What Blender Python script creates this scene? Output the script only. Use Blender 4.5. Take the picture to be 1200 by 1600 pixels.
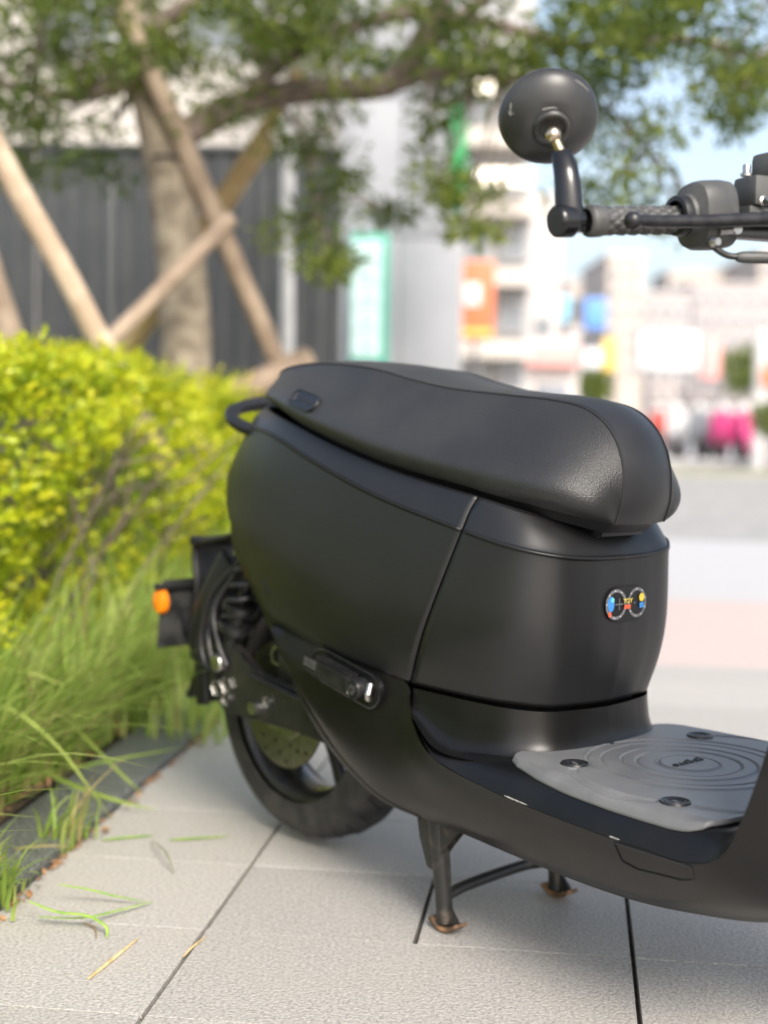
import bpy, bmesh, math, random
import numpy as np
from mathutils import Matrix, Vector

random.seed(7); rng = np.random.default_rng(11)
for o in list(bpy.data.objects): bpy.data.objects.remove(o)
scene = bpy.context.scene
COL = scene.collection

# ------------------------------------------------------------------ camera
PITCH, ROLL, CAMH, FPX = math.radians(4.1275), math.radians(1.0), .745, 2219.
cam_d = bpy.data.cameras.new('camera'); cam = bpy.data.objects.new('camera', cam_d); COL.objects.link(cam)
cam.matrix_world = Matrix.Translation((0, 0, CAMH)) @ Matrix.Rotation(math.pi/2 - PITCH, 4, 'X') @ Matrix.Rotation(ROLL, 4, 'Z')
cam_d.sensor_fit = 'VERTICAL'; cam_d.sensor_height = 36; cam_d.sensor_width = 27
cam_d.lens = 36*FPX/1600
cam_d.clip_start = .05; cam_d.clip_end = 2000
cam_d.dof.use_dof = True; cam_d.dof.focus_distance = 1.76; cam_d.dof.aperture_fstop = 2.25
scene.camera = cam
scene.render.resolution_x, scene.render.resolution_y = 768, 1024
# ------------------------------------------------------------------ world and sun
SUN_EL, SUN_AZ = math.radians(40), math.radians(162)      # azimuth clockwise from +Y (north)
w = bpy.data.worlds.new('World'); scene.world = w; w.use_nodes = True
nt = w.node_tree; bg = nt.nodes['Background']
sky = nt.nodes.new('ShaderNodeTexSky'); sky.sky_type = 'NISHITA'; sky.sun_disc = False
sky.sun_elevation = SUN_EL; sky.sun_rotation = SUN_AZ; sky.air_density = 1.0; sky.dust_density = 3.5; sky.ozone_density = 1.0
veil = nt.nodes.new('ShaderNodeHueSaturation'); veil.inputs['Saturation'].default_value = .8      # thin high cloud over the whole sky
nt.links.new(sky.outputs[0], veil.inputs['Color']); nt.links.new(veil.outputs[0], bg.inputs[0]); bg.inputs[1].default_value = .15
sd = bpy.data.lights.new('sun', 'SUN'); sd.energy = 2.0; sd.angle = math.radians(24); sd.color = (1, .95, .87)
so = bpy.data.objects.new('sun', sd); COL.objects.link(so)
sdir = Vector((math.sin(SUN_AZ)*math.cos(SUN_EL), math.cos(SUN_AZ)*math.cos(SUN_EL), math.sin(SUN_EL)))
so.location = sdir*20; so.rotation_euler = sdir.to_track_quat('Z', 'Y').to_euler()
scene.view_settings.view_transform = 'Standard'; scene.view_settings.look = 'None'
scene.view_settings.gamma = 1; scene.view_settings.use_curve_mapping = False
scene.view_settings.exposure = .95

# ------------------------------------------------------------------ helpers
def at(px, py, d):
    """world point at depth d (metres along +Y) seen at reference pixel px,py: used to lay out the street"""
    u, v = px-600, py-800
    c, s = math.cos(ROLL), math.sin(ROLL)
    uu, vv = c*u+s*v, -s*u+c*v
    x, y, z = uu/FPX, 1., -vv/FPX
    a = -PITCH
    y2, z2 = y*math.cos(a)-z*math.sin(a), y*math.sin(a)+z*math.cos(a)
    return Vector((x*d/y2, d, CAMH+z2*d/y2))

def tag(o, label=None, cat=None, group=None, kind=None):
    if label: o['label'] = label
    if cat: o['category'] = cat
    if group: o['group'] = group
    if kind: o['kind'] = kind
    return o

def link(o, parent=None):
    COL.objects.link(o)
    if parent is not None: o.parent = parent
    return o

def empty(name, loc=(0,0,0), rz=0, parent=None):
    o = bpy.data.objects.new(name, None); o.location = loc; o.rotation_euler = (0,0,rz); o.empty_display_size = .1
    return link(o, parent)

def mesh(name, verts, faces, mat=None, parent=None, smooth=True, sharp=None):
    me = bpy.data.meshes.new(name); me.from_pydata([tuple(v) for v in verts], [], [tuple(f) for f in faces]); me.update()
    return fin(name, me, mat, parent, smooth, sharp)

def fin(name, me, mat, parent, smooth=True, sharp=None):
    if mat:
        for m in (mat if isinstance(mat, (list, tuple)) else [mat]): me.materials.append(m)
    if smooth:
        me.polygons.foreach_set('use_smooth', [True]*len(me.polygons))
        if sharp is not None: me.set_sharp_from_angle(angle=math.radians(sharp))
    return link(bpy.data.objects.new(name, me), parent)

def bm_obj(name, bm, mat=None, parent=None, smooth=True, sharp=35):
    bmesh.ops.recalc_face_normals(bm, faces=bm.faces)
    me = bpy.data.meshes.new(name); bm.to_mesh(me); bm.free()
    return fin(name, me, mat, parent, smooth, sharp)

def raw_mesh(name, V, Fc, mat, parent=None, smooth=False, attr=None):
    """fast mesh from numpy arrays, Fc of equal-size faces; attr = per-vertex tint colour"""
    me = bpy.data.meshes.new(name); n = Fc.shape[1]
    me.vertices.add(len(V)); me.vertices.foreach_set('co', V.astype(np.float32).ravel())
    me.loops.add(Fc.size); me.loops.foreach_set('vertex_index', Fc.astype(np.int32).ravel())
    me.polygons.add(len(Fc)); me.polygons.foreach_set('loop_start', np.arange(0, Fc.size, n, dtype=np.int32))
    me.update(calc_edges=True)
    if attr is not None:
        a = me.attributes.new('tint', 'FLOAT', 'POINT'); a.data.foreach_set('value', attr.astype(np.float32))
    return fin(name, me, mat, parent, smooth)

def cr(pts, t):
    """Catmull-Rom through pts at parameters t in [0, n-1]"""
    P = np.asarray(pts, float); n = len(P); t = np.clip(np.asarray(t, float), 0, n-1)
    i = np.minimum(t.astype(int), n-2); f = (t-i)[..., None]
    p0 = np.where((i > 0)[..., None], P[np.maximum(i-1, 0)], 2*P[i]-P[i+1])
    p3 = np.where((i < n-2)[..., None], P[np.minimum(i+2, n-1)], 2*P[i+1]-P[i])
    p1, p2 = P[i], P[i+1]
    return .5*((2*p1)+(-p0+p2)*f+(2*p0-5*p1+4*p2-p3)*f*f+(-p0+3*p1-3*p2+p3)*f**3)

def f1(xs, ys):
    xs, ys = np.asarray(xs, float), np.asarray(ys, float)
    def g(x):
        x = np.clip(np.asarray(x, float), xs[0], xs[-1])
        i = np.clip(np.searchsorted(xs, x, side='right')-1, 0, len(xs)-2)
        t = i+(x-xs[i])/(xs[i+1]-xs[i])
        return cr(ys[:, None], t)[..., 0]
    return g

def grid_faces(nu, nv, flip=False, closed_u=False):
    F = []
    for i in range(nu-(0 if closed_u else 1)):
        for j in range(nv-1):
            a, b = i*nv+j, ((i+1) % nu)*nv+j
            q = (a, b, b+1, a+1)
            F.append(q[::-1] if flip else q)
    return F

def mirror_y(V): V = np.array(V, float); V[..., 1] *= -1; return V

def tube(bm, path, rad, seg=10, caps=True, up=None, flat=1.0):
    """sweep a circle (flattened by flat) along path, add to bm"""
    P = [Vector(p) for p in path]; n = len(P)
    R = rad if isinstance(rad, (list, tuple)) else [rad]*n
    rings = []; prev = None
    for i in range(n):
        t = (P[min(i+1, n-1)]-P[max(i-1, 0)]).normalized()
        if prev is None:
            a = Vector(up) if up else (Vector((0,0,1)) if abs(t.z) < .9 else Vector((1,0,0)))
            s = t.cross(a).normalized()
        else:
            s = (prev-t*prev.dot(t)).normalized()
        prev = s; q = s.cross(t).normalized()
        rings.append([bm.verts.new(P[i]+s*(R[i]*math.cos(k*2*math.pi/seg))+q*(flat*R[i]*math.sin(k*2*math.pi/seg))) for k in range(seg)])
    for i in range(n-1):
        for k in range(seg):
            bm.faces.new((rings[i][k], rings[i][(k+1) % seg], rings[i+1][(k+1) % seg], rings[i+1][k]))
    if caps:
        bm.faces.new(rings[0][::-1]); bm.faces.new(rings[-1])
    return bm

def tube_obj(name, path, rad, mat, parent=None, seg=12, smoothpath=0, flat=1.0, up=None):
    if smoothpath:
        path = cr(path, np.linspace(0, len(path)-1, smoothpath)).tolist()
        if isinstance(rad, (list, tuple)): rad = np.interp(np.linspace(0, 1, smoothpath), np.linspace(0, 1, len(rad)), rad).tolist()
    bm = bmesh.new(); tube(bm, path, rad, seg, flat=flat, up=up)
    return bm_obj(name, bm, mat, parent, sharp=50)

def axis_mat(d, loc=(0,0,0)):
    d = Vector(d).normalized(); q = d.to_track_quat('Z', 'Y')
    return Matrix.Translation(loc) @ q.to_matrix().to_4x4()

def lathe(bm, prof, M=None, seg=32, closed=False):
    """revolve (r,z) profile about local Z, transformed by M"""
    M = M or Matrix.Identity(4); rings = []
    for r, z in prof:
        if r < 1e-6: rings.append([bm.verts.new(M @ Vector((0,0,z)))])
        else: rings.append([bm.verts.new(M @ Vector((r*math.cos(k*2*math.pi/seg), r*math.sin(k*2*math.pi/seg), z))) for k in range(seg)])
    pairs = list(zip(rings, rings[1:]))+([(rings[-1], rings[0])] if closed else [])
    for A, B in pairs:
        for k in range(seg):
            k2 = (k+1) % seg
            f = [A[k % len(A)], A[k2 % len(A)], B[k2 % len(B)], B[k % len(B)]]
            f2 = []
            for v in f:
                if v not in f2: f2.append(v)
            if len(f2) > 2: bm.faces.new(f2)
    return bm

def lathe_obj(name, prof, M, mat, parent=None, seg=32, closed=False, sharp=40):
    bm = bmesh.new(); lathe(bm, prof, M, seg, closed); return bm_obj(name, bm, mat, parent, sharp=sharp)

def box(bm, c, s, bevel=0, M=None, seg=2):
    b = bmesh.new(); bmesh.ops.create_cube(b, size=1)
    bmesh.ops.scale(b, vec=s, verts=b.verts)
    if bevel: bmesh.ops.bevel(b, geom=list(b.edges), offset=bevel, segments=seg, affect='EDGES', profile=.6)
    T = (M or Matrix.Identity(4)) @ Matrix.Translation(c)
    bmesh.ops.transform(b, matrix=T, verts=b.verts)
    tmp = bpy.data.meshes.new('t'); b.to_mesh(tmp); b.free(); bm.from_mesh(tmp); bpy.data.meshes.remove(tmp)
    return bm

def box_obj(name, c, s, mat, parent=None, bevel=0, M=None, seg=2):
    bm = bmesh.new(); box(bm, c, s, bevel, M, seg); return bm_obj(name, bm, mat, parent)

def prism(bm, poly, axis_off, M=None):
    """extrude polygon (3D points) by vector"""
    M = M or Matrix.Identity(4); o = Vector(axis_off)
    A = [bm.verts.new(M @ Vector(p)) for p in poly]; B = [bm.verts.new(M @ (Vector(p)+o)) for p in poly]
    bm.faces.new(A); bm.faces.new(B[::-1]); n = len(A)
    for i in range(n): bm.faces.new((A[i], B[i], B[(i+1) % n], A[(i+1) % n]))
    return bm

def text_obj(name, s, size, depth, M, mat, parent):
    cu = bpy.data.curves.new(name, 'FONT'); cu.body = s; cu.size = size; cu.extrude = depth; cu.align_x = 'CENTER'; cu.align_y = 'CENTER'
    cu.resolution_u = 3
    t = bpy.data.objects.new(name+'_tmp', cu); COL.objects.link(t)
    dg = bpy.context.evaluated_depsgraph_get(); me = bpy.data.meshes.new_from_object(t.evaluated_get(dg))
    bpy.data.objects.remove(t); bpy.data.curves.remove(cu)
    me.transform(M); me.name = name; me.materials.clear()
    return fin(name, me, mat, parent, smooth=False)

def solidify(o, t, offset=-1):
    m = o.modifiers.new('thickness', 'SOLIDIFY'); m.thickness = t; m.offset = offset; return o

# ------------------------------------------------------------------ materials
def mat(name, col=(.5,.5,.5), rough=.5, metal=0, spec=.5, noise=None, bump=None, col2=None, coat=0, emit=None, ramp=(.4,.6), coords='Object', rough_var=0, transl=0):
    """noise=(scale, detail): mixes col/col2; bump=(kind, scale, strength, distance)"""
    m = bpy.data.materials.new(name); m.use_nodes = True; n = m.node_tree; L = n.links
    b = n.nodes['Principled BSDF']; b.inputs['Base Color'].default_value = (*col, 1); b.inputs['Roughness'].default_value = rough
    b.inputs['Metallic'].default_value = metal; b.inputs['Specular IOR Level'].default_value = spec
    if coat: b.inputs['Coat Weight'].default_value = coat; b.inputs['Coat Roughness'].default_value = .15
    tc = n.nodes.new('ShaderNodeTexCoord')
    if noise:
        t = n.nodes.new('ShaderNodeTexNoise'); t.inputs['Scale'].default_value = noise[0]; t.inputs['Detail'].default_value = noise[1]
        L.new(tc.outputs[coords], t.inputs['Vector'])
        r = n.nodes.new('ShaderNodeValToRGB'); r.color_ramp.elements[0].position, r.color_ramp.elements[1].position = ramp
        r.color_ramp.elements[0].color = (*col, 1); r.color_ramp.elements[1].color = (*(col2 or col), 1)
        L.new(t.outputs['Fac'], r.inputs[0]); L.new(r.outputs[0], b.inputs['Base Color'])
        if rough_var:
            mr = n.nodes.new('ShaderNodeMapRange'); mr.inputs['From Min'].default_value = .3; mr.inputs['From Max'].default_value = .7
            mr.inputs['To Min'].default_value = rough-rough_var; mr.inputs['To Max'].default_value = rough+rough_var
            L.new(t.outputs['Fac'], mr.inputs[0]); L.new(mr.outputs[0], b.inputs['Roughness'])
    if bump:
        k, sc, st, di = bump
        if k == 'noise':
            t = n.nodes.new('ShaderNodeTexNoise'); t.inputs['Scale'].default_value = sc; t.inputs['Detail'].default_value = 5; out = t.outputs['Fac']
        else:
            t = n.nodes.new('ShaderNodeTexVoronoi'); t.inputs['Scale'].default_value = sc; t.feature = 'F1' if k == 'voronoi' else 'SMOOTH_F1'; out = t.outputs['Distance']
        L.new(tc.outputs[coords], t.inputs['Vector'])
        bp = n.nodes.new('ShaderNodeBump'); bp.inputs['Strength'].default_value = st; bp.inputs['Distance'].default_value = di
        L.new(out, bp.inputs['Height']); L.new(bp.outputs[0], b.inputs['Normal'])
    if emit: b.inputs['Emission Color'].default_value = (*emit[:3], 1); b.inputs['Emission Strength'].default_value = emit[3]
    return m

def leaf_mat(name, stops, rough=.45, transl=.35, spec=.4):
    m = bpy.data.materials.new(name); m.use_nodes = True; n = m.node_tree; L = n.links
    b = n.nodes['Principled BSDF']; out = n.nodes['Material Output']
    a = n.nodes.new('ShaderNodeAttribute'); a.attribute_name = 'tint'
    r = n.nodes.new('ShaderNodeValToRGB'); cr_ = r.color_ramp
    while len(cr_.elements) < len(stops): cr_.elements.new(.5)
    for e, (p, c) in zip(cr_.elements, stops): e.position = p; e.color = (*c, 1)
    L.new(a.outputs['Fac'], r.inputs[0]); L.new(r.outputs[0], b.inputs['Base Color'])
    b.inputs['Roughness'].default_value = rough; b.inputs['Specular IOR Level'].default_value = spec
    t = n.nodes.new('ShaderNodeBsdfTranslucent'); L.new(r.outputs[0], t.inputs['Color'])
    mx = n.nodes.new('ShaderNodeMixShader'); mx.inputs[0].default_value = transl
    L.new(b.outputs[0], mx.inputs[1]); L.new(t.outputs[0], mx.inputs[2]); L.new(mx.outputs[0], out.inputs[0])
    return m

M = {}
M['paint'] = mat('matte_black_paint', (.0115,.0116,.012), .37, spec=.5, bump=('noise', 900, .05, .001), noise=(6, 4), col2=(.0135,.0135,.014), rough_var=.025)
M['paint2'] = mat('satin_black_plastic', (.0045,.0045,.0045), .34, spec=.38, bump=('noise', 700, .06, .001), noise=(9, 5), col2=(.0075,.007,.0065), rough_var=.04)
M['leather'] = mat('black_vinyl', (.024,.024,.0245), .39, bump=('voronoi', 520, .32, .0012), noise=(12, 4), col2=(.029,.029,.029), rough_var=.04)
M['leather2'] = mat('black_vinyl_fine', (.028,.028,.030), .43, bump=('voronoi', 700, .18, .0008))
M['stitch'] = mat('black_thread', (.02,.02,.02), .7)
M['rubber'] = mat('grey_rubber', (.13,.132,.135), .45, bump=('noise', 420, .1, .001), noise=(14, 6), col2=(.165,.165,.165), rough_var=.06)
M['tyre'] = mat('tyre_rubber', (.02,.02,.02), .62, noise=(30, 5), col2=(.042,.04,.038), bump=('noise', 200, .25, .002))
M['plate'] = mat('scuffed_plate_plastic', (.018,.018,.018), .3, noise=(25, 5), col2=(.04,.04,.038), rough_var=.1)
M['black'] = mat('black_plastic', (.012,.012,.013), .42, bump=('noise', 500, .1, .001))
M['blackgloss'] = mat('gloss_black_plastic', (.008,.008,.009), .18)
M['blackmetal'] = mat('black_metal', (.015,.015,.016), .33, metal=.0, spec=.6, noise=(40, 4), col2=(.024,.022,.02))
M['anod'] = mat('black_anodised', (.016,.016,.018), .3, metal=.3, noise=(60, 3), col2=(.03,.03,.03))
M['housing'] = mat('weathered_black_housing', (.05,.05,.049), .5, noise=(35, 5), col2=(.075,.074,.07), bump=('noise', 600, .12, .001))
M['mirror_shell'] = mat('scuffed_black_shell', (.026,.026,.026), .4, noise=(18, 6), col2=(.04,.04,.039), rough_var=.05)
M['steel'] = mat('steel', (.55,.54,.52), .3, metal=1, noise=(60, 3), col2=(.4,.39,.37))
M['disc'] = mat('brake_disc_steel', (.42,.41,.36), .33, metal=1, noise=(80, 3), col2=(.34,.33,.28))
M['brass'] = mat('brass', (.72,.58,.36), .3, metal=1, noise=(60, 3), col2=(.6,.5,.38))
M['rust'] = mat('rusty_steel', (.10,.06,.035), .75, noise=(45, 6), col2=(.34,.19,.10), bump=('noise', 150, .4, .002))
M['stand'] = mat('worn_black_steel', (.02,.02,.019), .4, noise=(38, 6), col2=(.09,.07,.055), ramp=(.55,.75), bump=('noise', 120, .25, .002))
M['scuff'] = mat('pale_scuff', (.32,.31,.29), .6, noise=(200, 4), col2=(.16,.16,.15))
M['orange'] = mat('orange_reflector', (.80,.22,.005), .25, spec=.7, bump=('voronoi', 300, .4, .002), coat=.5)
M['mirror_glass'] = mat('mirror_glass', (.8,.8,.8), .03, metal=1)
M['red_lens'] = mat('red_lens', (.4,.01,.01), .15)
M['glass'] = mat('clear_lens', (.3,.3,.32), .08, spec=.8)
M['skblack'] = mat('sticker_black', (.006,.006,.007), .3)
M['skgrey'] = mat('sticker_grey', (.16,.16,.17), .4)
M['skyellow'] = mat('sticker_yellow', (.82,.62,.08), .4)
M['skred'] = mat('sticker_red', (.75,.12,.05), .4)
M['skblue'] = mat('sticker_blue', (.05,.25,.62), .4)
M['skteal'] = mat('sticker_teal', (.15,.55,.55), .4)
M['skwhite'] = mat('sticker_white', (.8,.8,.8), .4)

# ================================================================== SETTING: ground
TA = math.radians(-7.55)                        # paving joint direction
TU = Vector((math.cos(TA), math.sin(TA), 0)); TV = Vector((-math.sin(TA), math.cos(TA), 0)); T0 = Vector((-.2454, 1.9789, 0))
def tp(u, v, z=0): p = T0+TU*u+TV*v; return Vector((p.x, p.y, z))

def paving_mat(name, c1, c2, c3, bump=.5):
    m = bpy.data.materials.new(name); m.use_nodes = True; n = m.node_tree; L = n.links; b = n.nodes['Principled BSDF']
    g = n.nodes.new('ShaderNodeNewGeometry')
    def noise(sc, det, rough=.6):
        t = n.nodes.new('ShaderNodeTexNoise'); t.inputs['Scale'].default_value = sc; t.inputs['Detail'].default_value = det; t.inputs['Roughness'].default_value = rough
        L.new(g.outputs['Position'], t.inputs['Vector']); return t
    a = noise(190, 3, .6); r = n.nodes.new('ShaderNodeValToRGB'); r.color_ramp.elements[0].position = .33; r.color_ramp.elements[1].position = .64
    r.color_ramp.elements[0].color = (*c1, 1); r.color_ramp.elements[1].color = (*c2, 1); L.new(a.outputs['Fac'], r.inputs[0])
    d = noise(2.6, 6, .65); mx = n.nodes.new('ShaderNodeMix'); mx.data_type = 'RGBA'; mx.inputs[7].default_value = (*c3, 1)
    mr = n.nodes.new('ShaderNodeMapRange'); mr.inputs[1].default_value = .45; mr.inputs[2].default_value = .75; mr.inputs[4].default_value = .55
    L.new(d.outputs['Fac'], mr.inputs[0]); L.new(mr.outputs[0], mx.inputs[0]); L.new(r.outputs[0], mx.inputs[6])
    oi = n.nodes.new('ShaderNodeObjectInfo'); hs = n.nodes.new('ShaderNodeHueSaturation')
    mr2 = n.nodes.new('ShaderNodeMapRange'); mr2.inputs[3].default_value = .93; mr2.inputs[4].default_value = 1.06
    L.new(oi.outputs['Random'], mr2.inputs[0]); L.new(mr2.outputs[0], hs.inputs['Value']); L.new(mx.outputs[2], hs.inputs['Color'])
    L.new(hs.outputs[0], b.inputs['Base Color']); b.inputs['Roughness'].default_value = .58; b.inputs['Specular IOR Level'].default_value = .45
    h = noise(240, 2, .5); bp = n.nodes.new('ShaderNodeBump'); bp.inputs['Strength'].default_value = bump; bp.inputs['Distance'].default_value = .003
    L.new(h.outputs['Fac'], bp.inputs['Height']); L.new(bp.outputs[0], b.inputs['Normal'])
    return m
M['tile'] = paving_mat('granite_paving', (.29,.275,.255), (.52,.495,.46), (.45,.41,.36), .8)
M['tile_base'] = mat('paving_bed', (.07,.066,.06), .9, noise=(60, 4), col2=(.12,.1,.085))
M['joint'] = mat('sandy_joint', (.17,.12,.075), .9, noise=(80, 4), col2=(.26,.19,.12))
M['plaza'] = paving_mat('plaza_paving', (.40,.39,.39), (.52,.51,.50), (.46,.45,.45), .2)
M['pink'] = paving_mat('pink_paving', (.46,.36,.33), (.56,.46,.42), (.5,.42,.39), .2)
M['asphalt'] = mat('worn_asphalt', (.29,.285,.275), .8, noise=(6, 6), col2=(.37,.36,.34))
M['soil'] = mat('soil', (.05,.035,.022), .95, noise=(20, 6), col2=(.11,.075,.045), bump=('noise', 60, .7, .01))
M['granite'] = mat('dark_granite', (.055,.062,.058), .5, noise=(220, 3), col2=(.30,.31,.29), ramp=(.46,.66), bump=('noise', 300, .25, .002))
M['granite_side'] = mat('blue_grey_granite', (.12,.125,.14), .5, noise=(200, 3), col2=(.32,.33,.36), ramp=(.4,.6))

g = mesh('ground', [(-400,-400,-.06),(400,-400,-.06),(400,900,-.06),(-400,900,-.06)], [(0,1,2,3)], M['asphalt'], smooth=False); tag(g, kind='structure')

pav = mesh('pavement', [tp(-.62,-3.4,-.018), tp(6.0,-3.4,-.018), tp(6.0,2.35,-.018), tp(-.62,2.35,-.018)], [(0,1,2,3)], M['tile_base'], smooth=False); tag(pav, kind='structure')
def slab(u0, u1, v0, v1, gu=.0033, gv=.0010, h=.018, b=.0005):
    bm = bmesh.new(); box(bm, ((u0+u1)/2, (v0+v1)/2, -h/2), (u1-u0-2*gu, v1-v0-2*gv, h), b, seg=1); return bm
tile_cache = {}
def tile(u0, u1, v0, v1):
    key = (round(u1-u0, 3), round(v1-v0, 3))
    if key not in tile_cache:
        a, b_ = key; bm = slab(-a/2, a/2, -b_/2, b_/2); bmesh.ops.recalc_face_normals(bm, faces=bm.faces)
        me = bpy.data.meshes.new('tile'); bm.to_mesh(me); bm.free(); me.materials.append(M['tile']); tile_cache[key] = me
    o = bpy.data.objects.new('tile', tile_cache[key]); o.parent = pav; COL.objects.link(o)
    c = tp((u0+u1)/2, (v0+v1)/2); j = random.uniform(-.0006, .0006)
    o.matrix_world = Matrix.Translation((c.x, c.y, j)) @ Matrix.Rotation(TA+random.uniform(-.0006,.0006), 4, 'Z')
R = .2925
for k in range(-6, 8):
    v0 = k*R; half = (k % 4 == 0)
    u = -.317
    tile(u, 0, v0, v0+R); u = 0
    first = True
    while u < 3.2:
        wd = .3015 if (half and first and True) else .603
        if half and abs(u-.3015) < .01: wd = .3015
        tile(u, u+wd, v0, v0+R); u += wd; first = False
# sandy filling of the fine cross joints
jb = bmesh.new()
for k in range(-6, 9):
    v = k*R; a, b_ = tp(-.317, v-.001, -.004), tp(3.3, v-.001, -.004); c_, d_ = tp(3.3, v+.001, -.004), tp(-.317, v+.001, -.004)
    jb.faces.new([jb.verts.new(p) for p in (a, b_, c_, d_)])
tag(bm_obj('joint_sand', jb, M['joint'], pav, smooth=False), kind='stuff')

def sheet(name, u0, u1, v0, v1, z, m):
    return tag(mesh(name, [tp(u0,v0,z), tp(u1,v0,z), tp(u1,v1,z), tp(u0,v1,z)], [(0,1,2,3)], m, smooth=False), kind='structure')
sheet('footpath', -.3, 60, 2.352, 3.9, -.004, M['pink'])
sheet('plaza', -.3, 60, 3.904, 6.7, -.004, M['plaza'])
sheet('side_path', 6.004, 60, -3.4, 2.348, -.004, M['plaza'])
sheet('near_path', -.62, 60, -30, -3.404, -.004, M['plaza'])
# ------------------------------------------------------------------ kerb, bed
kerb = mesh('kerb', [tp(-.46,-3.4,-.05), tp(-.318,-3.4,-.05), tp(-.318,4.6,-.05), tp(-.46,4.6,-.05)], [(0,1,2,3)], M['tile_base'], smooth=False); tag(kerb, kind='structure')
kb = bmesh.new(); box(kb, (0,0,0), (.142,.795,.09), .006, seg=2); bmesh.ops.recalc_face_normals(kb, faces=kb.faces)
kme = bpy.data.meshes.new('kerb_stone'); kb.to_mesh(kme); kb.free(); kme.materials.append(M['granite'])
for i in range(10):
    o = bpy.data.objects.new('kerb_stone', kme); COL.objects.link(o); o.parent = kerb
    c = tp(-.392, -3.0+i*.8); o.matrix_world = Matrix.Translation((c.x, c.y, -.030+random.uniform(-.002,.002))) @ Matrix.Rotation(TA+random.uniform(-.004,.004), 4, 'Z')
nb = 40; V = []; Fq = []
for i in range(nb+1):
    for j in range(17):
        u = -.463-j*.26; v = -5+i*.35
        V.append(tp(u, v, .012+.02*math.sin(i*1.7+j)+random.uniform(-.008,.012)+(0 if j else -.012)))
bed = mesh('planting_bed', V, grid_faces(nb+1, 17), M['soil']); tag(bed, kind='structure')
# ================================================================== SCOOTER  (local: +X forward, +Y its left, Z up, origin under the rear axle)
SC = empty('scooter', (-.1081, 2.4130, 0), math.radians(-49.3))
tag(SC, 'matte black electric scooter on its centre stand beside the grass verge', 'scooter')

# ---- body shell guide curves, stations tail -> seam (6) -> front centre (10)
B0 = [(-.100,0,.750),(-.075,-.058,.748),(-.015,-.098,.741),(.09,-.128,.721),(.23,-.143,.687),(.38,-.147,.655),(.532,-.146,.630),(.595,-.124,.615),(.620,-.085,.604),(.628,-.04,.600),(.630,0,.598)]
B1 = [(-.145,0,.712),(-.122,-.06,.713),(-.055,-.105,.712),(.05,-.138,.700),(.19,-.158,.661),(.345,-.167,.620),(.522,-.166,.584),(.606,-.154,.568),(.648,-.116,.558),(.661,-.062,.553),(.665,0,.552)]
B2 = [(-.205,0,.62),(-.182,-.060,.62),(-.110,-.114,.615),(.02,-.160,.585),(.17,-.183,.545),(.32,-.190,.505),(.484,-.184,.475),(.594,-.164,.464),(.646,-.119,.458),(.662,-.063,.455),(.666,0,.455)]
B3 = [(-.075,-.132,.55),(-.062,-.140,.545),(-.02,-.153,.535),(.06,-.170,.512),(.18,-.184,.475),(.32,-.188,.440),(.455,-.180,.415),(.580,-.159,.409),(.638,-.117,.405),(.655,-.062,.405),(.660,0,.405)]
B4 = [(.078,-.160,.407),(.10,-.164,.402),(.14,-.168,.394),(.20,-.172,.385),(.27,-.172,.376),(.35,-.170,.367),(.424,-.166,.360),(.562,-.151,.357),(.622,-.112,.353),(.640,-.058,.352),(.645,0,.351)]
def lerpc(A, B, t): return (np.array(A)*(1-t)+np.array(B)*t).tolist()
ROWS = [B0, lerpc(B0, B1, .5), lerpc(B0, B1, .90), B1, lerpc(B1, B2, .10), B2, B3, B4]
ROWS[1] = (np.array(ROWS[1])+np.array([0, 0, .004])).tolist()
VV = np.concatenate([np.linspace(0, 2, 9)[:-1], np.linspace(2, 4, 9)[:-1], np.linspace(4, 7, 25)])
def shell(u_of_v, nu):
    """sample the shell: u range may vary with the row"""
    rows = []
    for v in VV:
        u0, u1 = u_of_v(v); us = np.linspace(u0, u1, nu)
        C = np.stack([cr(r, us) for r in ROWS])          # rows x nu x 3
        rows.append(np.stack([cr(C[:, i], np.array([v]))[0] for i in range(nu)]))
    return np.stack(rows)                                 # nv x nu x 3
def both_sides(name, G, m, flip=False, thick=.003):
    out = []
    for side in (0, 1):
        V = G if side == 0 else mirror_y(G)
        o = mesh(name, V.reshape(-1, 3), grid_faces(G.shape[0], G.shape[1], flip=(side == 1) ^ flip), m, SC)
        solidify(o, thick); out.append(o)
    return out
Gs = shell(lambda v: (0, 5.975), 72)
both_sides('side_panel', Gs, M['paint'])
Gc = shell(lambda v: (6.005, 10), 48)
Gcl = mirror_y(Gc)[:, ::-1]
Gcover = np.concatenate([Gc, Gcl[:, 1:]], axis=1)
cover = mesh('front_cover', Gcover.reshape(-1, 3), grid_faces(Gcover.shape[0], Gcover.shape[1]), M['paint'], SC); solidify(cover, .003)
# inner core that closes the seams
core = []
for z, x0, x1, wy in ((.30,.30,.612,.125),(.36,.20,.622,.138),(.45,.02,.645,.165),(.55,-.02,.645,.165),(.60,-.03,.62,.14),(.635,-.02,.58,.125)):
    core.append([(x0,-wy*.8,z),(x0+.05,-wy,z),(x1-.05,-wy*.93,z),(x1,-wy*.6,z),(x1,wy*.6,z),(x1-.05,wy*.93,z),(x0+.05,wy,z),(x0,wy*.8,z)])
bm = bmesh.new(); rr = [[bm.verts.new(p) for p in ring] for ring in core]
for A, B in zip(rr, rr[1:]):
    for k in range(8): bm.faces.new((A[k], A[(k+1) % 8], B[(k+1) % 8], B[k]))
bm.faces.new(rr[0][::-1]); bm.faces.new(rr[-1])
bm_obj('battery_box', bm, M['black'], SC)
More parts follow.
